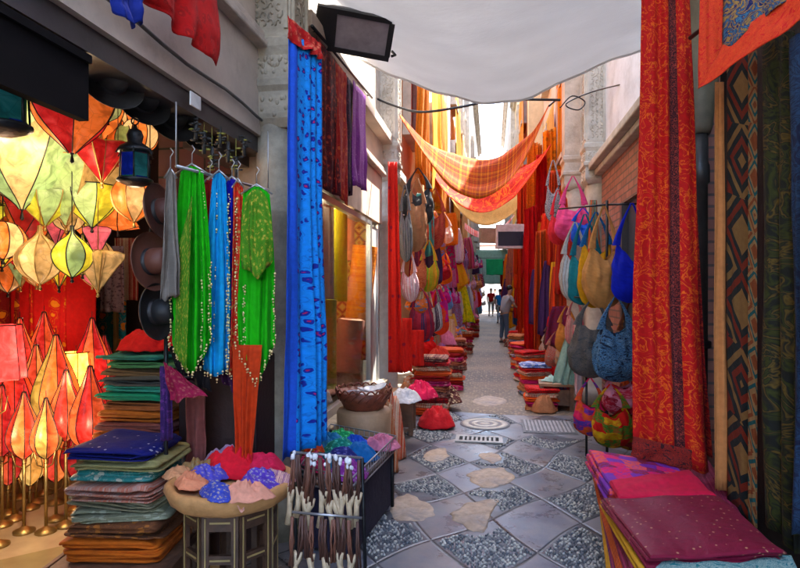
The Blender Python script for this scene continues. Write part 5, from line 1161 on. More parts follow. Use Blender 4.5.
# ================================================================ RIGHT SIDE
RB = 'bags hung on the right side'
B2('pink cotton bag hanging high under the second column', 556, 590, 176, 242, 7.6, fab((.70, .10, .22)), seed=20, group=RB)
B2('coral red small bag left of the pink one', 548, 568, 190, 245, 8.0, fab((.60, .05, .06)), seed=21, group=RB)
B2('black and white bag hanging high beside the orange cloths', 546, 560, 160, 222, 8.6, fab((.03, .03, .04), (.5, .45, .45), 'paisley', .08), seed=22, group=RB)
B2('small blue bag under the pink one', 572, 594, 208, 246, 7.2, fab((.02, .10, .50)), seed=23, group=RB)
hangF('scarf', 'orange and green striped scarf hanging in front of the column', 'scarf', 590, 597, 200, 275, 6.4, fab((.62, .12, .05), (.05, .2, .15), 'stripe', .12), xb0=584, xb1=602, folds=2, amp=.03, seed=4)
B2('white and grey striped bag left in the bright bag cluster', 560, 590, 222, 302, 5.9, fab((.55, .53, .52), (.3, .2, .15), 'stripe', .05), seed=24, group=RB)
B2('teal green bag in the bright bag cluster', 570, 600, 214, 305, 5.7, fab((.01, .20, .24)), fab((.01, .15, .2)), seed=25, group=RB)
B2('golden yellow bag in the bright bag cluster', 580, 612, 212, 308, 5.5, fab((.70, .36, .03)), fab((.02, .12, .3)), seed=26, group=RB)
B2('big tan orange bag at the front of the bright bag cluster', 584, 624, 206, 309, 5.3, fab((.62, .30, .12)), seed=27, rz=.25, group=RB, fat=.6)
B2('royal blue bag at the right of the bright bag cluster', 612, 652, 203, 303, 5.12, fab((.008, .05, .60)), seed=28, rz=.3, group=RB)
B2('large dark grey patterned bag below the tan one', 570, 616, 298, 378, 5.3, fab((.06, .06, .065), (.15, .12, .1), 'paisley', .05), seed=29, group=RB, fat=.6)
B2('large bag with pale blue zebra stripes in front', 592, 640, 296, 382, 5.1, fab((.012, .022, .05), (.12, .26, .45), 'paisley', .09, (.2, .36, .55)), seed=30, rz=.2, group=RB, fat=.6)
B2('brown bag hanging behind the zebra striped one', 618, 645, 300, 372, 5.5, fab((.16, .05, .03), (.4, .15, .05), 'floral', .05), seed=31, group=RB)
B2('pink red patchwork bag low beside the red hanging cloth', 604, 640, 355, 416, 5.2, fab((.55, .05, .08), (.75, .3, .4), 'patch', .10, (.35, .02, .04)), seed=32, group=RB)
B2('rusty orange bag low behind the patchwork bags', 620, 648, 352, 420, 5.4, fab((.50, .10, .04), (.1, .02, .02), 'patch', .12, (.2, .02, .02)), seed=33, group=RB)
B2('patchwork bag of pink orange and blue squares lowest on the left', 574, 606, 378, 436, 5.3, fab((.65, .12, .03), (.65, .05, .12), 'patch', .07, (.10, .05, .30)), seed=34, group=RB, fat=.7)
B2('patchwork bag of green red and yellow squares lowest in front', 592, 630, 384, 448, 5.1, fab((.08, .20, .03), (.6, .04, .03), 'patch', .08, (.65, .40, .03)), seed=35, group=RB, fat=.7)
B2('small crimson patterned bag between the lowest patchwork bags', 612, 644, 392, 450, 5.3, fab((.38, .02, .05), (.5, .2, .05), 'patch', .06, (.12, .01, .04)), seed=36, group=RB, fat=.6)
B2('orange leather bag hanging over the wooden stool', 556, 578, 306, 354, 7.0, fab((.55, .20, .06)), seed=37, group=RB)
B2('rose bag hanging left of the large dark grey one', 566, 584, 298, 346, 6.6, fab((.55, .12, .14), (.6, .4, .3), 'stripe', .05), seed=38, group=RB)
hangF('scarf', 'pale green white scarf trailing over the right wooden stool', 'scarf', 566, 576, 335, 384, 6.9, fab((.45, .60, .48), tr=.2), xb0=552, xb1=574, folds=3, amp=.04, seed=14)
hangF('scarf', 'pink white scarf hanging beside the pale green one', 'scarf', 575, 583, 330, 395, 6.4, fab((.70, .40, .42), (.7, .6, .6), 'stripe', .05), folds=3, amp=.03, seed=15)
# bag display pole
p = D(608, 206, 5.4); mb = MB(); mb.tube([(0, .05, .06), (0, .05, -p.z)], .014, 7); mb.tube([(0, .05, .02), (-.40, .55, .06)], .010, 6); mb.tube([(0, .05, .02), (.30, .05, .02)], .010, 6); mb.tube([(0, .05, -.9), (-.30, .1, -.88)], .01, 6); mb.tube([(0, .05, -.9), (.30, .05, -.9)], .01, 6)
mb.tube([(0, .05, -1.4), (-.28, .0, -1.4)], .01, 6); mb.tube([(-.2, .0, -1.42), (-.2, .0, -p.z)], .012, 6)
o = mb.build('bag_stand', BLACK, None, p); tag(o, 'black metal stand with arms carrying the right bags', 'stand')
q = PZ(558, 412); stool('pale topped wooden stool on the right beside the ribbed cover', (q.x+.0, q.y+.25, .001), .46, .40, .36, -.05)
q = PZ(527, 342); stool('small wooden stool farther off on the right side', (q.x-.12, q.y+.6, .001), .36, .36, .42, 0)
# goods on the ground, right
for i, (px, py, rx, h, c, pt, c2, lb) in enumerate([
    (533, 392, .22, .14, (.35, .25, .35), 'stripe', (.6, .1, .15), 'lilac and red striped cloth heap before the stool'), (541, 402, .16, .10, (.10, .12, .30), 'patch', (.6, .5, .5), 'blue patched cloth heap nearest on the right ground'),
    (527, 378, .24, .16, (.50, .12, .06), 'stripe', (.6, .5, .4), 'rust and cream striped cloth heap on the right ground'), (523, 366, .24, .16, (.55, .20, .12), 'paisley', (.3, .05, .05), 'salmon paisley cloth heap farther on the right'),
    (519, 356, .25, .2, (.45, .10, .05), 'floral', (.6, .4, .2), 'brick red flowered cloth heap farther on the right'), (536, 372, .22, .28, (.50, .06, .03), 'plain', None, 'red cloth heap leaning behind the striped one'),
    (545, 382, .2, .3, (.40, .15, .10), 'geo', (.6, .4, .3), 'brown kilim cloth heap beside the stool'), (532, 362, .26, .32, (.25, .12, .08), 'paisley', (.5, .3, .2), 'dark brown cloth heap against the right wall')]):
    p = PZ(px, py); scrap('crumpled_cloth', lb, 'cloth', (p.x, p.y, .003), rx, rx, h, fab(c, c2, pt, .05), 100+i, 'cloth heaps on the right ground')
rh = random.Random(31); HC = [((.5, .2, .1), 'tan'), ((.55, .05, .03), 'red'), ((.3, .12, .3), 'violet'), ((.6, .45, .35), 'cream'), ((.1, .15, .35), 'blue'), ((.62, .2, .05), 'orange'), ((.15, .05, .04), 'brown'), ((.65, .2, .3), 'pink'), ((.1, .25, .2), 'green')]
for i in range(26):
    y = 7.6+i*.42; c, nm = HC[(i*4) % 9]; q = i // 9
    scrap('crumpled_cloth', f'small {nm} cloth in the right ground heaps, {["nearest", "middle", "farther"][q]} of that colour', 'cloth', (.72+.25*(i % 3)-.008*i+rh.uniform(-.05, .05), y, .003+.1*(i % 3)), rh.uniform(.14, .24), rh.uniform(.10, .18), rh.uniform(.12, .26), fab(c, HC[(i*7+3) % 9][0], rh.choice(['stripe', 'plain', 'floral', 'patch']), .05), 200+i, 'cloth heaps on the right ground', rz=rh.random()*3)
for i in range(24):
    y = 7.3+i*.6; c, nm = HC[(i*5) % 9]; q = i // 9
    scrap('crumpled_cloth', f'{nm} cloth thrown over the left piles, {["nearest", "middle", "farther"][q]} of that colour', 'cloth', (-1.02+.10*(i % 3)+.006*i+rh.uniform(-.05, .05), y, .25+.18*(i % 3)), rh.uniform(.14, .24), rh.uniform(.10, .18), rh.uniform(.12, .26), fab(c, HC[(i*7+3) % 9][0], rh.choice(['stripe', 'plain', 'floral', 'patch']), .05), 260+i, 'cloths thrown over the left piles', rz=rh.random()*3)
PC = [((.75, .03, .03), (.3, .01, .01), 'stripe', 'red striped'), ((.82, .14, .03), None, 'plain', 'orange'), ((.70, .30, .15), (.4, .1, .05), 'floral', 'salmon'), ((.10, .16, .42), (.5, .5, .6), 'patch', 'blue patched'), ((.62, .50, .36), (.5, .1, .08), 'stripe', 'cream striped'), ((.55, .04, .12), None, 'plain', 'crimson'), ((.25, .08, .05), (.5, .25, .1), 'geo', 'brown patterned')]
for k_, (px, d_, n_, w_2) in enumerate(((541, 7.6, 5, .42), (536, 8.7, 8, .5), (531, 10.0, 9, .5), (526, 11.6, 9, .55), (522, 13.6, 9, .55), (518, 15.5, 8, .5))):
    pile(px, 345, d_, n_, w_2, PC, ['past the right stool', 'second along the right side', 'third along the right side', 'fourth along the right side', 'fifth along the right side', 'farthest along the right side'][k_], .06, 30+k_, rz=.2*k_)
rb = random.Random(12)
bc = [((.50, .22, .10), 'tan'), ((.45, .05, .03), 'red'), ((.12, .04, .03), 'dark brown'), ((.55, .40, .28), 'cream'), ((.60, .16, .04), 'orange')]
for i in range(9):
    y = 8.0+i*.75; c, nm = bc[i % 5]
    bag('shoulder_bag', f'{nm} leather bag, {ORD[i]} from the near end of the low row above the heaps', 'bag', (1.02-.01*i+rb.uniform(-.05, .05), y, 1.0+rb.uniform(-.1, .15)), .34, .55, fab(c, (.3, .2, .15), rb.choice(['plain', 'geo']), .06), None, 60+i, rb.uniform(-.5, .5), 'low row of bags on the right side')
# cloth on the right stool
scrap('crumpled_cloth', 'pale green cloth lying on the right wooden stool', 'cloth', (PZ(558, 412).x-.02, PZ(558, 412).y+.28, .362), .16, .13, .06, fab((.45, .6, .5)), 55)
pc = PX(195, 101, XL+.003); o = MB().box((0, -.05, -.035), (.008, .05, .035)).build('wall_plate', surf('plate_white', (.7, .7, .7), .4), None, (XL+.001, pc.y, pc.z), bevel=.003); tag(o, 'small white plate fixed to the fascia above the dresses', 'plate')
a, b = Vector((XL+.018, .3, 2.72)), Vector((XL+.018, 3.5, 2.70)); mb = MB(); pts = [a.lerp(b, i/16)+Vector((0, 0, -.012*math.sin(i*1.3)))-a for i in range(17)]
o = mb.tube(pts, .009, 6).build('wall_cable', surf('cable_grey', (.12, .11, .10), .6), None, a); tag(o, 'grey cable pinned along the fascia above the lamp shop opening', 'cable')
# ---------------------------------------------------------------- big red hanging and tapestries
REDB = fab((.50, .018, .010), (.42, .012, .01), 'paisley', .075, (.72, .16, .04), band=(.225, .285, (.05, .008, .012), (.45, .06, .04)))
cloth('hanging_cloth', 'huge red flowered cloth with dark scroll border hanging on the right', 'hanging cloth', D(642, -14, 3.35), D(690, -14, 3.3), D(708, 474, 3.2), D(632, 452, 3.35), REDB, folds=3, amp=.035, seed=12, nv=44)
cloth('hanging_cloth', 'dark scroll border panel along the bottom of the huge red cloth', 'hanging cloth', D(633, 436, 3.24), D(692, 450, 3.12), D(692, 471, 3.11), D(631, 455, 3.23), fab((.03, .004, .008), (.30, .03, .02), 'paisley', .04), folds=2, amp=.012, seed=13)
cloth('hanging_cloth', 'second layer of the red cloth folded behind it, twisting near the top', 'hanging cloth', D(655, -14, 3.4), D(683, -14, 3.38), D(712, 455, 3.3), D(685, 440, 3.36), fab((.36, .012, .012), (.08, .008, .015), 'paisley', .05, (.5, .08, .05)), folds=3, amp=.04, seed=14, nv=40)
# drain pipe
pp = PX(699, 291, XR-.06); root = empty('drain_pipe', (pp.x, pp.y, 0)); tag(root, 'grey drain pipe with wide head beside the huge red cloth', 'pipe')
PIPE = surf('pipe_grey', (.10, .095, .09), .4, metal=.5, var=.2)
MB().lathe([(.055, 0), (.055, 2.35), (.068, 2.36), (.068, 2.48), (.058, 2.50), (.058, 2.8)], 20).build('pipe', PIPE, root)
MB().lathe([(.07, 2.7), (.085, 2.75), (.11, 3.0), (.12, 3.05), (.12, 3.3), (.10, 3.32), (.10, 3.55), (.13, 3.6), (.13, 3.75)], 20).build('pipe_head', surf('pipe_beige', (.20, .16, .10), .6), root)
MB().lathe([(.075, 1.2), (.078, 1.21), (.078, 1.24), (.075, 1.25)], 20).build('pipe_clamp', BLACK, root)
# top right red/blue cloth
RBM = fab((.46, .015, .01), (.55, .09, .03), 'paisley', .035)
root = empty('hanging_cloth', D(750, 10, 2.6)); tag(root, 'red cloth with dark blue and gold centre slung across the top right', 'hanging cloth')
NAV = fab((.008, .012, .07), (.30, .18, .05), 'paisley', .07, (.05, .13, .2))
cloth('centre_panel', None, None, D(722, -40, 2.52), D(812, -40, 2.28), D(802, -14, 2.26), D(722, 56, 2.50), NAV, folds=2, amp=.012, seed=5, parent=root)
cloth('red_border', None, None, D(700, -40, 2.55), D(724, -40, 2.53), D(726, 66, 2.5), D(698, 88, 2.53), RBM, folds=1, amp=.01, seed=6, parent=root)
cloth('red_border', None, None, D(722, 46, 2.50), D(812, -24, 2.25), D(812, 12, 2.22), D(699, 88, 2.52), RBM, folds=2, amp=.01, seed=7, parent=root)
# tapestries
hangF('hanging_cloth', 'plain tan cloth strip hanging edge on between pipe and tapestry', 'hanging cloth', 715, 724, 82, 490, 2.95, fab((.50, .21, .09)), xb0=713, xb1=727, folds=1, amp=.015, seed=3, nv=30)
TAP = fab((.008, .014, .016), (.15, .022, .008), 'geo', .30, (.20, .12, .05))
cloth('tapestry', 'dark tapestry with orange and cream diamond shapes', 'tapestry', D(726, 50, 2.95), D(756, 50, 2.72), D(756, 540, 2.68), D(727, 500, 2.92), TAP, folds=1, amp=.015, seed=4, nv=30)
cloth('tapestry', 'narrow cream and teal patterned border strip of the diamond tapestry', 'tapestry', D(748, 50, 2.70), D(757, 50, 2.66), D(757, 540, 2.64), D(748, 520, 2.68), fab((.20, .11, .05), (.008, .05, .05), 'geo', .14, (.14, .035, .012)), folds=1, amp=.006, seed=4, nv=30)
PEA = fab((.010, .010, .008), (.035, .04, .008), 'paisley', .15, (.11, .07, .018))
cloth('tapestry', 'black tapestry with green and gold peacock scrolls', 'tapestry', D(762, 38, 2.62), D(794, 30, 2.40), D(797, 556, 2.36), D(765, 520, 2.58), PEA, folds=2, amp=.02, seed=5, nv=30)
cloth('tapestry', 'dark blue shimmering cloth at the right edge', 'tapestry', D(792, 40, 2.33), D(822, 10, 2.15), D(824, 560, 2.15), D(796, 530, 2.3), fab((.006, .009, .03), (.02, .045, .09), 'paisley', .09), folds=2, amp=.03, seed=6, nv=30)
a, b = D(690, 40, 3.1), D(830, -60, 2.2); a.z = b.z = 3.02; a.z = 3.0; c = (a+b)/2; o = MB().tube([a-c, b-c], .012, 6).build('curtain_rail', BLACK, None, c); tag(o, 'dark rail holding the tapestries on the right', 'rail')
o = MB().box((-.02, -1.2, 0), (.02, 1.0, 2.95)).build('back_board', DARKIN, None, (1.36, 2.3, .003)); tag(o, 'dark board standing in for the black gaps behind the right tapestries', 'board')  # plain dark board fills the black gaps between the hangings
# ---------------------------------------------------------------- pile of folded cloths, right foreground
PG = 'folded cloths stacked in the right foreground'
base = empty('stall_bench', (1.03, 2.75, 0)); tag(base, 'low dark bench under the right foreground cloths', 'bench')
MB().box((-.30, -.95, .26), (.42, .85, .30)).build('bench_top', DARKW, base)
for sx in (-.26, .38):
    for sy in (-.9, .8): MB().box((sx-.025, sy-.025, 0), (sx+.025, sy+.025, .259)).build('leg', DARKW, base)
def slab4(name, label, pts, z, h, mat, layers=3, seed=0, group=PG, skew=(0, 0), cat='folded cloth'):
    """folded cloth whose outline is a four-cornered sheet, its layers fanning out"""
    P4 = [PZ(px, py, z+h) for px, py in pts]; c = sum(P4, Vector())/4; mb = MB(); lh = h/layers
    for l in range(layers):
        t = 1-(l+.5)/layers; ox, oy = skew[0]*t+.02*nz(seed, l*2.2, 0, 0), skew[1]*t+.02*nz(seed, 0, l*2.2, 0)
        n = 10
        def top(u, v, dz, l=l, ox=ox, oy=oy):
            p = (P4[0]*(1-u)+P4[1]*u)*(1-v)+(P4[3]*(1-u)+P4[2]*u)*v-c
            ez = .010*nz(seed+l*.2, u*4, v*4, 0)+.012*nz(seed, u*2+l*.5, v*2, 3)-.012*(max(abs(2*u-1), abs(2*v-1))**8)
            return Vector((p.x+ox, p.y+oy, z+dz+ez))
        su, sv = (P4[1]-P4[0]).length, (P4[3]-P4[0]).length
        mb.grid(n*2, n*2, lambda u, v: top(u, v, (l+1)*lh-.001), su, sv)
        # rounded sides
        def side(s, v):
            s4 = (s*4) % 4; k = int(s4) % 4; f = s4-int(s4)
            u_, v_ = [(f, 0), (1, f), (1-f, 1), (0, 1-f)][k]
            p = top(u_, v_, (l+1)*lh-.001); q = top(.5, .5, 0); o_ = Vector((p.x-q.x, p.y-q.y, 0)).normalized()
            return Vector((p.x, p.y, p.z))+o_*(.010*math.sin(math.pi*v))-Vector((0, 0, lh*.98*v))
        mb.grid(64, 4, side, (su+sv)*2, lh)
    mb.v = [(x, y, zz) for x, y, zz in mb.v]
    o = mb.build(name, mat, None, (c.x, c.y, 0)); o.location = (c.x, c.y, 0)
    tag(o, label, cat, group); return o
# z levels
slab4('folded_cloth', 'yellow cloth lying lowest at the left of the right foreground stack', [(612, 585), (705, 600), (665, 470), (600, 466)], .302, .05, fab((.65, .35, .04)), 2, 1, skew=(-.03, 0))
slab4('folded_cloth', 'purple folded cloth low in the right foreground stack', [(622, 588), (770, 590), (700, 470), (598, 462)], .357, .06, fab((.10, .02, .09), (.3, .05, .1), 'stripe', .05), 3, 2, skew=(-.03, .02))
slab4('folded_cloth', 'orange folded cloth in the middle of the right foreground stack', [(628, 580), (775, 582), (705, 462), (593, 456)], .422, .05, fab((.60, .14, .03), (.4, .06, .03), 'stripe', .05), 3, 3, skew=(-.02, .02))
slab4('folded_cloth', 'dark maroon folded cloth below the mustard one', [(634, 575), (778, 575), (708, 458), (592, 452)], .476, .05, fab((.16, .015, .04), (.3, .05, .1), 'stripe', .04), 3, 4, skew=(-.02, .02))
slab4('folded_cloth', 'pink and violet patchwork cloth on the far half of the stack', [(611, 484), (700, 488), (672, 462), (588, 447)], .530, .09, fab((.70, .04, .14), (.20, .05, .35), 'patch', .085, (.75, .12, .10)), 4, 5, skew=(-.01, -.01))
slab4('folded_cloth', 'hot pink folded cloth just behind the maroon dotted one', [(622, 492), (716, 492), (690, 468), (612, 478)], .530, .10, fab((.62, .02, .08), (.5, .02, .05), 'plain'), 3, 6)
slab4('folded_cloth', 'mustard yellow folded cloth under the maroon dotted one', [(645, 566), (782, 556), (712, 492), (604, 498)], .530, .035, fab((.62, .33, .06), (.4, .15, .03), 'plain'), 2, 7, skew=(-.02, -.01))
slab4('folded_cloth', 'maroon cloth with gold and silver dots on top of the right stack', [(648, 552), (781, 548), (712, 490), (603, 494)], .570, .05, fab((.17, .012, .035), (.45, .25, .15), 'dots', .034, rough=.55), 3, 8)
slab4('folded_cloth', 'teal and white paisley cloth at the bottom right corner', [(655, 640), (830, 640), (790, 553), (655, 556)], .50, .08, fab((.02, .17, .20), (.40, .50, .45), 'paisley', .05), 3, 9)
MB_ = None
# ================================================================ OVERHEAD
# white awning
def awn(u, v):
    # u along the alley (0 far edge .. 1 towards and past the viewer), v across 0 left .. 1 right
    zl = 4.0+.12*u; zr = 3.85+.1*u; x = XL+.05+(XR-XL-.1)*v; y = 5.55-2.9*u+.15*math.sin(v*5)
    z = zl*(1-v)+zr*v - .40*(1-.35*u)*4*v*(1-v)+.05*math.sin(v*9+u*4)*(1-u)+.03*nz(4, u*5, v*4, 0)+.012*nz(8, u*16+v*9, v*5, 0)+.010*math.sin(v*38+u*9)*(1-u)**6-.04*math.sin(u*math.pi*3)**2
    return Vector((x, y, z))
AWM = fab((.77, .76, .74), None, 'canvas', tr=.55)
o = MB().grid(44, 30, awn, 7, 3).build('white_awning', AWM, None, None, .004); tag(o, 'large white sagging canvas awning stretched over the alley', 'awning')
mb = MB(); mb.tube([awn(.0, v)+Vector((0, 0, -.005)) for v in [i/24 for i in range(25)]], .014, 6); h_ = mb.build('hem', AWM, o)

# cables
def cable(label, pts, r=.012):
    P3 = [D(*p) for p in pts]; c = sum(P3, Vector())/len(P3); path = []
    for i in range(len(P3)-1):
        a, b, c_, d_ = P3[max(i-1, 0)], P3[i], P3[i+1], P3[min(i+2, len(P3)-1)]
        for k in range(6):
            f = k/6; path.append(.5*((2*b)+(c_-a)*f+(2*a-5*b+4*c_-d_)*f*f+(3*b-a-3*c_+d_)*f**3)-c)
    path.append(P3[-1]-c)
    o = MB().tube(path, r, 6).build('cable', BLACK, None, c); tag(o, label, 'cable')
cable('black cable sagging from the left wall under the awning edge', [(375, 98, 7.6), (395, 106, 7.4), (420, 112, 7.2), (455, 108, 7), (500, 100, 7), (560, 100, 7.2)], .016)
cable('dark cable looping beside the right column under the awning', [(560, 108, 7.6), (572, 96, 7.6), (585, 102, 7.6), (578, 110, 7.6), (566, 104, 7.6), (592, 92, 7.6), (640, 80, 6.4)], .009)
# orange drapes slung across
def sling(label, L0, L1, R0, R1, sag0, sag1, mat, seed, n=50, m=14, p=1.0):
    """cloth slung between two walls: near/lower edge L0-R0 and far/upper edge L1-R1"""
    c = (L0+R0)/2
    def fn(u, v):
        e = 4*u*(1-u)
        g = .15+.85*min(1, e*1.3)
        a = L0.lerp(R0, u)-Vector((0, 0, sag0*e)); b = L1.lerp(R1, u)-Vector((0, 0, sag1*e))
        mid = (a+b)/2; q = mid+(a-mid)*(1-2*v)*g
        q = q+Vector((0, 0, .035*math.sin(v*9+seed+3*nz(seed, u*3, v, 0))+.03*nz(seed, u*6, v*6, 1)))*(.4+e)
        return q-c
    o = MB().grid(n, m, fn, (R0-L0).length*1.15, 1.0).build('slung_cloth', mat, None, c, .003); tag(o, label, 'slung cloth', 'cloths slung across the alley'); return o
PLD = fab((.62, .11, .02), (.20, .035, .02), 'plaid', .22, (.75, .28, .05), tr=.28)
sling('rust orange plaid cloth slung lowest and nearest across the alley', D(397, 120, 7.35), D(403, 112, 8.1), D(547, 112, 11.4), D(550, 100, 12.2), 1.38, .95, PLD, 1)
cable('short rope tying the plaid cloth to the right wall', [(549, 106, 11.8), (556, 100, 12.0), (566, 92, 12.2)], .02)
sling('bright red orange cloth slung behind the plaid one', D(412, 140, 11.0), D(414, 134, 12.0), D(550, 150, 11.0), D(552, 140, 12.0), 1.34, .85, fab((.75, .08, .02), (.50, .03, .02), 'paisley', .3, (.85, .3, .05), tr=.3), 2)
sling('pale yellow cloth slung farthest across the alley', D(424, 150, 14.0), D(428, 140, 15.2), D(545, 165, 14.0), D(548, 158, 15.2), 1.72, 1.2, fab((.72, .50, .20), (.6, .35, .1), 'plain', .3, tr=.5), 3)
sling('red and white bunting cloth far down the alley', D(440, 190, 20), D(440, 186, 20.5), D(515, 215, 20), D(515, 213, 20.5), 1.2, 1.2, fab((.7, .2, .18), (.8, .7, .7), 'stripe', .2, tr=.4), 4)
# box sign
p = D(510, 237, 13.5); s_ = empty('box_sign', p, .12); tag(s_, 'grey white box sign with dark navy panel hanging over the alley', 'sign')
MB().box((-.34, -.10, -.28), (.34, .10, .30)).build('sign_box', surf('sign_white', (.6, .6, .62), .4), s_, bevel=.01)
MB().box((-.30, -.112, -.22), (.30, -.1005, .12)).build('sign_panel', surf('sign_navy', (.006, .008, .03), .35), s_)
MB().tube([(.34, 0, .2), (.75, 0, .2)], .02, 6).build('bracket', BLACK, s_)
p = D(490, 236, 15.5); s_ = empty('box_sign', p, .4); tag(s_, 'plain white side sign just behind the navy one', 'sign')
MB().box((-.30, -.08, -.2), (.34, .08, .22)).build('sign_box', surf('sign_white2', (.68, .66, .66), .5), s_, bevel=.01)
MB().tube([(.34, 0, .1), (1.0, 0, .1)], .02, 6).build('bracket', BLACK, s_)
hangF('banner', 'small green banner far down the alley above the people', 'banner', 486, 503, 259, 275, 24, fab((.01, .33, .13)), folds=1, amp=.03, seed=2)
mb = MB(); a, b = D(476, 258, 24), D(514, 258, 24); c = (a+b)/2; o = mb.tube([a-c, b-c], .012, 5).build('banner_wire', BLACK, None, c); tag(o, 'wire holding the green banner across the alley', 'wire')
hangF('banner', 'pale mint canopy cloth behind the green banner', 'banner', 476, 512, 250, 284, 32, fab((.5, .68, .55), tr=.3), folds=3, amp=.05, seed=3)
# floodlight
p = D(355, 30, 4.6); fl = empty('floodlight', p); fl.rotation_euler = (R(-38), R(8), PSI+R(6)); tag(fl, 'black floodlight with glass front fixed high on the left wall', 'floodlight')
mb = MB()
mb.add([(-.30, -.16, -.02), (.27, -.16, -.02), (.30, .18, -.02), (-.27, .18, -.02), (-.22, -.1, .16), (.22, -.1, .16), (.24, .12, .16), (-.22, .12, .16)], [(0, 1, 5, 4), (1, 2, 6, 5), (2, 3, 7, 6), (3, 0, 4, 7), (4, 5, 6, 7), (0, 3, 2, 1)], smooth=False)
mb.build('lamp_housing', surf('flood_black', (.02, .02, .022), .45), fl, bevel=.02)
mb = MB(); mb.box((-.31, -.17, -.06), (.29, -.13, -.021)).box((-.29, .15, -.06), (.31, .19, -.021)).box((-.315, -.129, -.06), (-.15, .149, -.021)).box((.27, -.129, -.06), (.315, .149, -.021))
mb.build('front_frame', surf('flood_black', (.02, .02, .022), .45), fl)
MB().box((-.15, -.13, -.045), (.27, .15, -.03)).build('glass_front', surf('flood_glass', (.35, .30, .33), .15, bump=0), fl)
MB().tube([(.33, .15, -.03), (.36, .15, 0), (.33, .15, .05)], .012, 6).build('latch', BLACK, fl)
MB().tube([(-.27, 0, .05), (-.36, 0, .12), (-.40, .04, .2)], .022, 7).build('bracket', BLACK, fl)
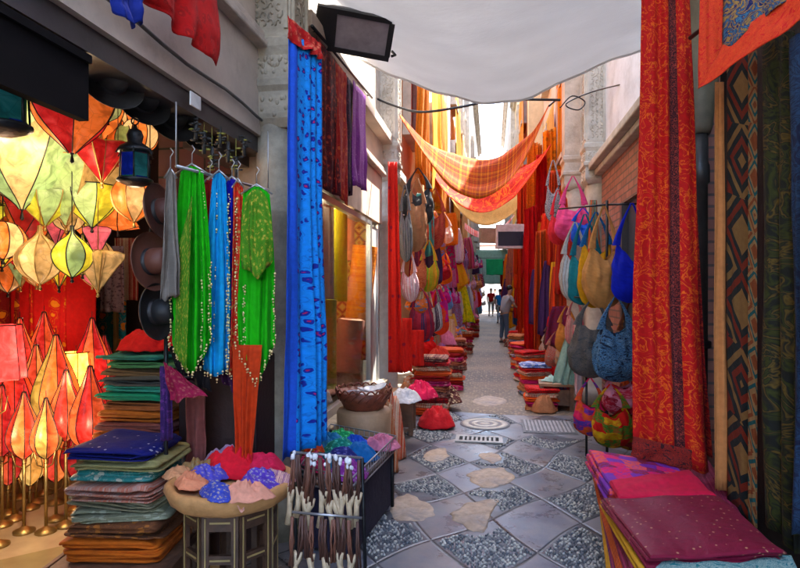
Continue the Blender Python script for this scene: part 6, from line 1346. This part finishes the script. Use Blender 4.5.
# ================================================================ PEOPLE
SKIN = surf('skin', (.42, .24, .16), .6, var=.05, bump=.05)
def skinobj(name, verts, edges, radii, mat, parent, root=0, sub=2):
    me = bpy.data.meshes.new(name); me.from_pydata(verts, edges, []); me.materials.append(mat)
    o = bpy.data.objects.new(name, me); col.objects.link(o); o.parent = parent
    md = o.modifiers.new('skin', 'SKIN'); md.use_smooth_shade = True
    sv = me.skin_vertices[0].data
    for i, r in enumerate(radii): sv[i].radius = (r, r) if not isinstance(r, tuple) else r
    sv[root].use_root = True
    m2 = o.modifiers.new('subd', 'SUBSURF'); m2.levels = sub; m2.render_levels = sub
    return o
def person(label, loc, rz, shirt, trousers, hair, bend=0.0, arms=((-.1, .25, 1.05), (.1, .3, 1.1)), skirt=False, s=1.0):
    root = empty('person', loc, rz); root.scale = (s, s, s); tag(root, label, 'person')
    V = []; E = []; Rr = []
    def v(p, r, par=None):
        V.append(p); Rr.append(r); i = len(V)-1
        if par is not None: E.append((par, i))
        return i
    b = bend
    pel = v((0, 0, .95), (.14, .11)); wst = v((0, b*.15, 1.10), (.125, .10), pel); ch = v((0, b*.35, 1.32), (.16, .11), wst)
    nk = v((0, b*.5, 1.47), .055, ch); hd0 = v((0, b*.56+.01, 1.54), .06, nk); hd1 = v((0, b*.6+.01, 1.64), (.080, .095), hd0); v((0, b*.6, 1.72), (.06, .07), hd1)
    hands = []
    for sd_, (ax, ay, az) in zip((-1, 1), arms):
        sh_ = v((sd_*.18, b*.38, 1.40), .055, ch); el = v((sd_*(.24), b*.35+ay*.3, 1.14 if az < 1.2 else 1.2), .042, sh_); wr = v((sd_*.2+ax*.0, b*.35+ay, az), .028, el)
        d_ = (Vector(V[wr])-Vector(V[el])).normalized(); pa = v(tuple(Vector(V[wr])+d_*.05), (.035, .02), wr); hands.append((Vector(V[wr])+d_*.09, d_, sd_))
        for f in range(4):
            o_ = Vector((0, 0, 1)).cross(d_).normalized()*(f-1.5)*.02
            L1 = .035*[.85, 1, .95, .75][f]
            k1 = v(tuple(Vector(V[pa])+d_*.04+o_), .0095, pa); k2 = v(tuple(Vector(V[k1])+d_*L1+Vector((0, 0, -.008))), .0085, k1); v(tuple(Vector(V[k2])+d_*L1*.7+Vector((0, 0, -.018))), .0075, k2)
        t1 = v(tuple(Vector(V[wr])+d_*.03+Vector((-sd_*.03, 0, .01))), .010, wr); v(tuple(Vector(V[t1])+d_*.04+Vector((-sd_*.015, 0, 0))), .0085, t1)
    for sd_ in (-1, 1):
        hp = v((sd_*.09, 0, .88), .085, pel); kn = v((sd_*.10, .02*sd_+.02, .48), .055, hp); an = v((sd_*.11, .03*sd_-.01, .09), .036, kn); v((sd_*.12, .03*sd_+.12, .04), .032, an)
    skinobj('body', V, E, Rr, SKIN, root)
    # clothing over the same skeleton
    ci = [pel, wst, ch]; VV = [(0, -.01, .86), V[wst], V[ch]]; RR = [(.19, .165), (.165, .14), (.195, .15)]; EE = [(0, 1), (1, 2)]
    VV.append((0, b*.44, 1.44)); RR.append((.11, .09)); EE.append((2, 3))
    for sd_, (ax, ay, az) in zip((-1, 1), arms):
        n_ = len(VV); VV += [(sd_*.185, b*.38, 1.40), (sd_*.225, b*.36+ay*.2, 1.24)]; RR += [.072, .062]; EE += [(2, n_), (n_, n_+1)]
    skinobj('shirt', VV, EE, RR, shirt, root)
    VV = [(0, 0, .97)]; RR = [(.155, .125)]; EE = []
    for sd_ in (-1, 1):
        n_ = len(VV); VV += [(sd_*.09, 0, .86), (sd_*.10, .02*sd_+.02, .48), (sd_*.11, .03*sd_-.01, .13)]; RR += [.10, .07, .058]; EE += [(0, n_), (n_, n_+1), (n_+1, n_+2)]
    skinobj('trousers', VV, EE, RR, trousers, root)
    hc = Vector((0, b*.6, 1.66))
    MB().ball((hc.x, hc.y-.015, hc.z+.035), .098, 14, sx=.84, sy=1.0, sz=.92).build('hair', surf('hair_%s' % str(hair), hair, .7, var=.3, bump=.5, bs=60), root)
    mb = MB(); fy = hc.y+.095
    mb.lathe([(.001, .02), (.012, -.01), (.016, -.02), (.001, -.03)], 8, (0, fy+.006, hc.z-.02)); mb.ball((-.075, hc.y, hc.z-.02), .02, 6, sx=.4); mb.ball((.075, hc.y, hc.z-.02), .02, 6, sx=.4)
    mb.build('nose_and_ears', SKIN, root)
    mb = MB(); mb.ball((-.03, fy-.006, hc.z), .011, 6); mb.ball((.03, fy-.006, hc.z), .011, 6); mb.build('eyes', surf('eye', (.03, .02, .02), .3), root)
    MB().ball((0, fy-.010, hc.z-.06), .022, 8, sy=.5, sz=.3).build('mouth', surf('lip', (.4, .1, .09), .5), root)
    for sd_ in (-1, 1):
        mb = MB(); mb.tube([(sd_*.115, .03*sd_-.05, .035), (sd_*.12, .03*sd_+.04, .035), (sd_*.125, .03*sd_+.15, .028)], [.042, .045, .03], 8, flat=.8); mb.build('shoe', surf('shoe', (.06, .05, .05), .6), root)
    return root
p = PZ(504, 343); person('dark haired person in a light grey shirt standing at the right side stalls', (p.x, p.y, 0), R(-60), fab((.42, .42, .44)), fab((.10, .14, .20)), (.02, .012, .01), bend=.35, arms=((0, .35, 1.08), (0, .38, 1.0)))
p = PZ(500, 323); person('person in a bright blue top walking away in the middle distance', (p.x, p.y, 0), R(10), fab((.03, .22, .55)), fab((.35, .38, .4)), (.015, .01, .01), arms=((0, .12, .85), (0, -.08, .85)), s=.96)
p = PZ(491, 316); person('person in a red top far down the alley', (p.x, p.y, 0), R(170), fab((.5, .03, .03)), fab((.5, .5, .5)), (.10, .05, .03), arms=((0, .1, .85), (0, -.05, .85)))
p = PZ(495, 312); person('farthest person in a pale top near the end of the alley', (p.x, p.y, 0), R(0), fab((.6, .5, .5)), fab((.08, .08, .12)), (.03, .02, .02), arms=((0, .1, .85), (0, -.05, .85)))
# ================================================================ LIGHT
w = bpy.data.worlds.new('World'); sc.world = w; w.use_nodes = True
nt = w.node_tree; bg = nt.nodes['Background']
SE, SA = R(62), R(38)      # sun: elevation, azimuth from +Y towards +X
sky = nt.nodes.new('ShaderNodeTexSky'); sky.sky_type = 'NISHITA'; sky.sun_disc = False; sky.sun_elevation = SE; sky.sun_rotation = SA
sky.dust_density = 2.0; sky.air_density = 1.0
nt.links.new(sky.outputs[0], bg.inputs[0]); bg.inputs[1].default_value = .15
sd = bpy.data.lights.new('sun', 'SUN'); sd.energy = 2.6; sd.angle = R(.5); sd.color = (1, .94, .85)
so = bpy.data.objects.new('sun', sd); col.objects.link(so)
dirv = Vector((math.sin(SA)*math.cos(SE), math.cos(SA)*math.cos(SE), math.sin(SE)))
so.rotation_euler = dirv.to_track_quat('Z', 'Y').to_euler(); so.location = (0, 0, 20)
sc.view_settings.view_transform = 'Standard'; sc.view_settings.look = 'None'; sc.view_settings.gamma = 1; sc.view_settings.exposure = 3.65
sc.view_settings.use_curve_mapping = False
cy = sc.cycles
cy.use_denoising = True; cy.max_bounces = 8; cy.diffuse_bounces = 5; cy.transparent_max_bounces = 12; cy.sample_clamp_indirect = 6; cy.caustics_reflective = False; cy.caustics_refractive = False
cy.use_adaptive_sampling = True; cy.adaptive_threshold = .02
for l_, ns in labels.items():
    if len(ns) > 1: print('DUPLABEL', l_, ns[:4])
    if not 4 <= len(l_.split()) <= 16: print('LABELLEN', len(l_.split()), l_)
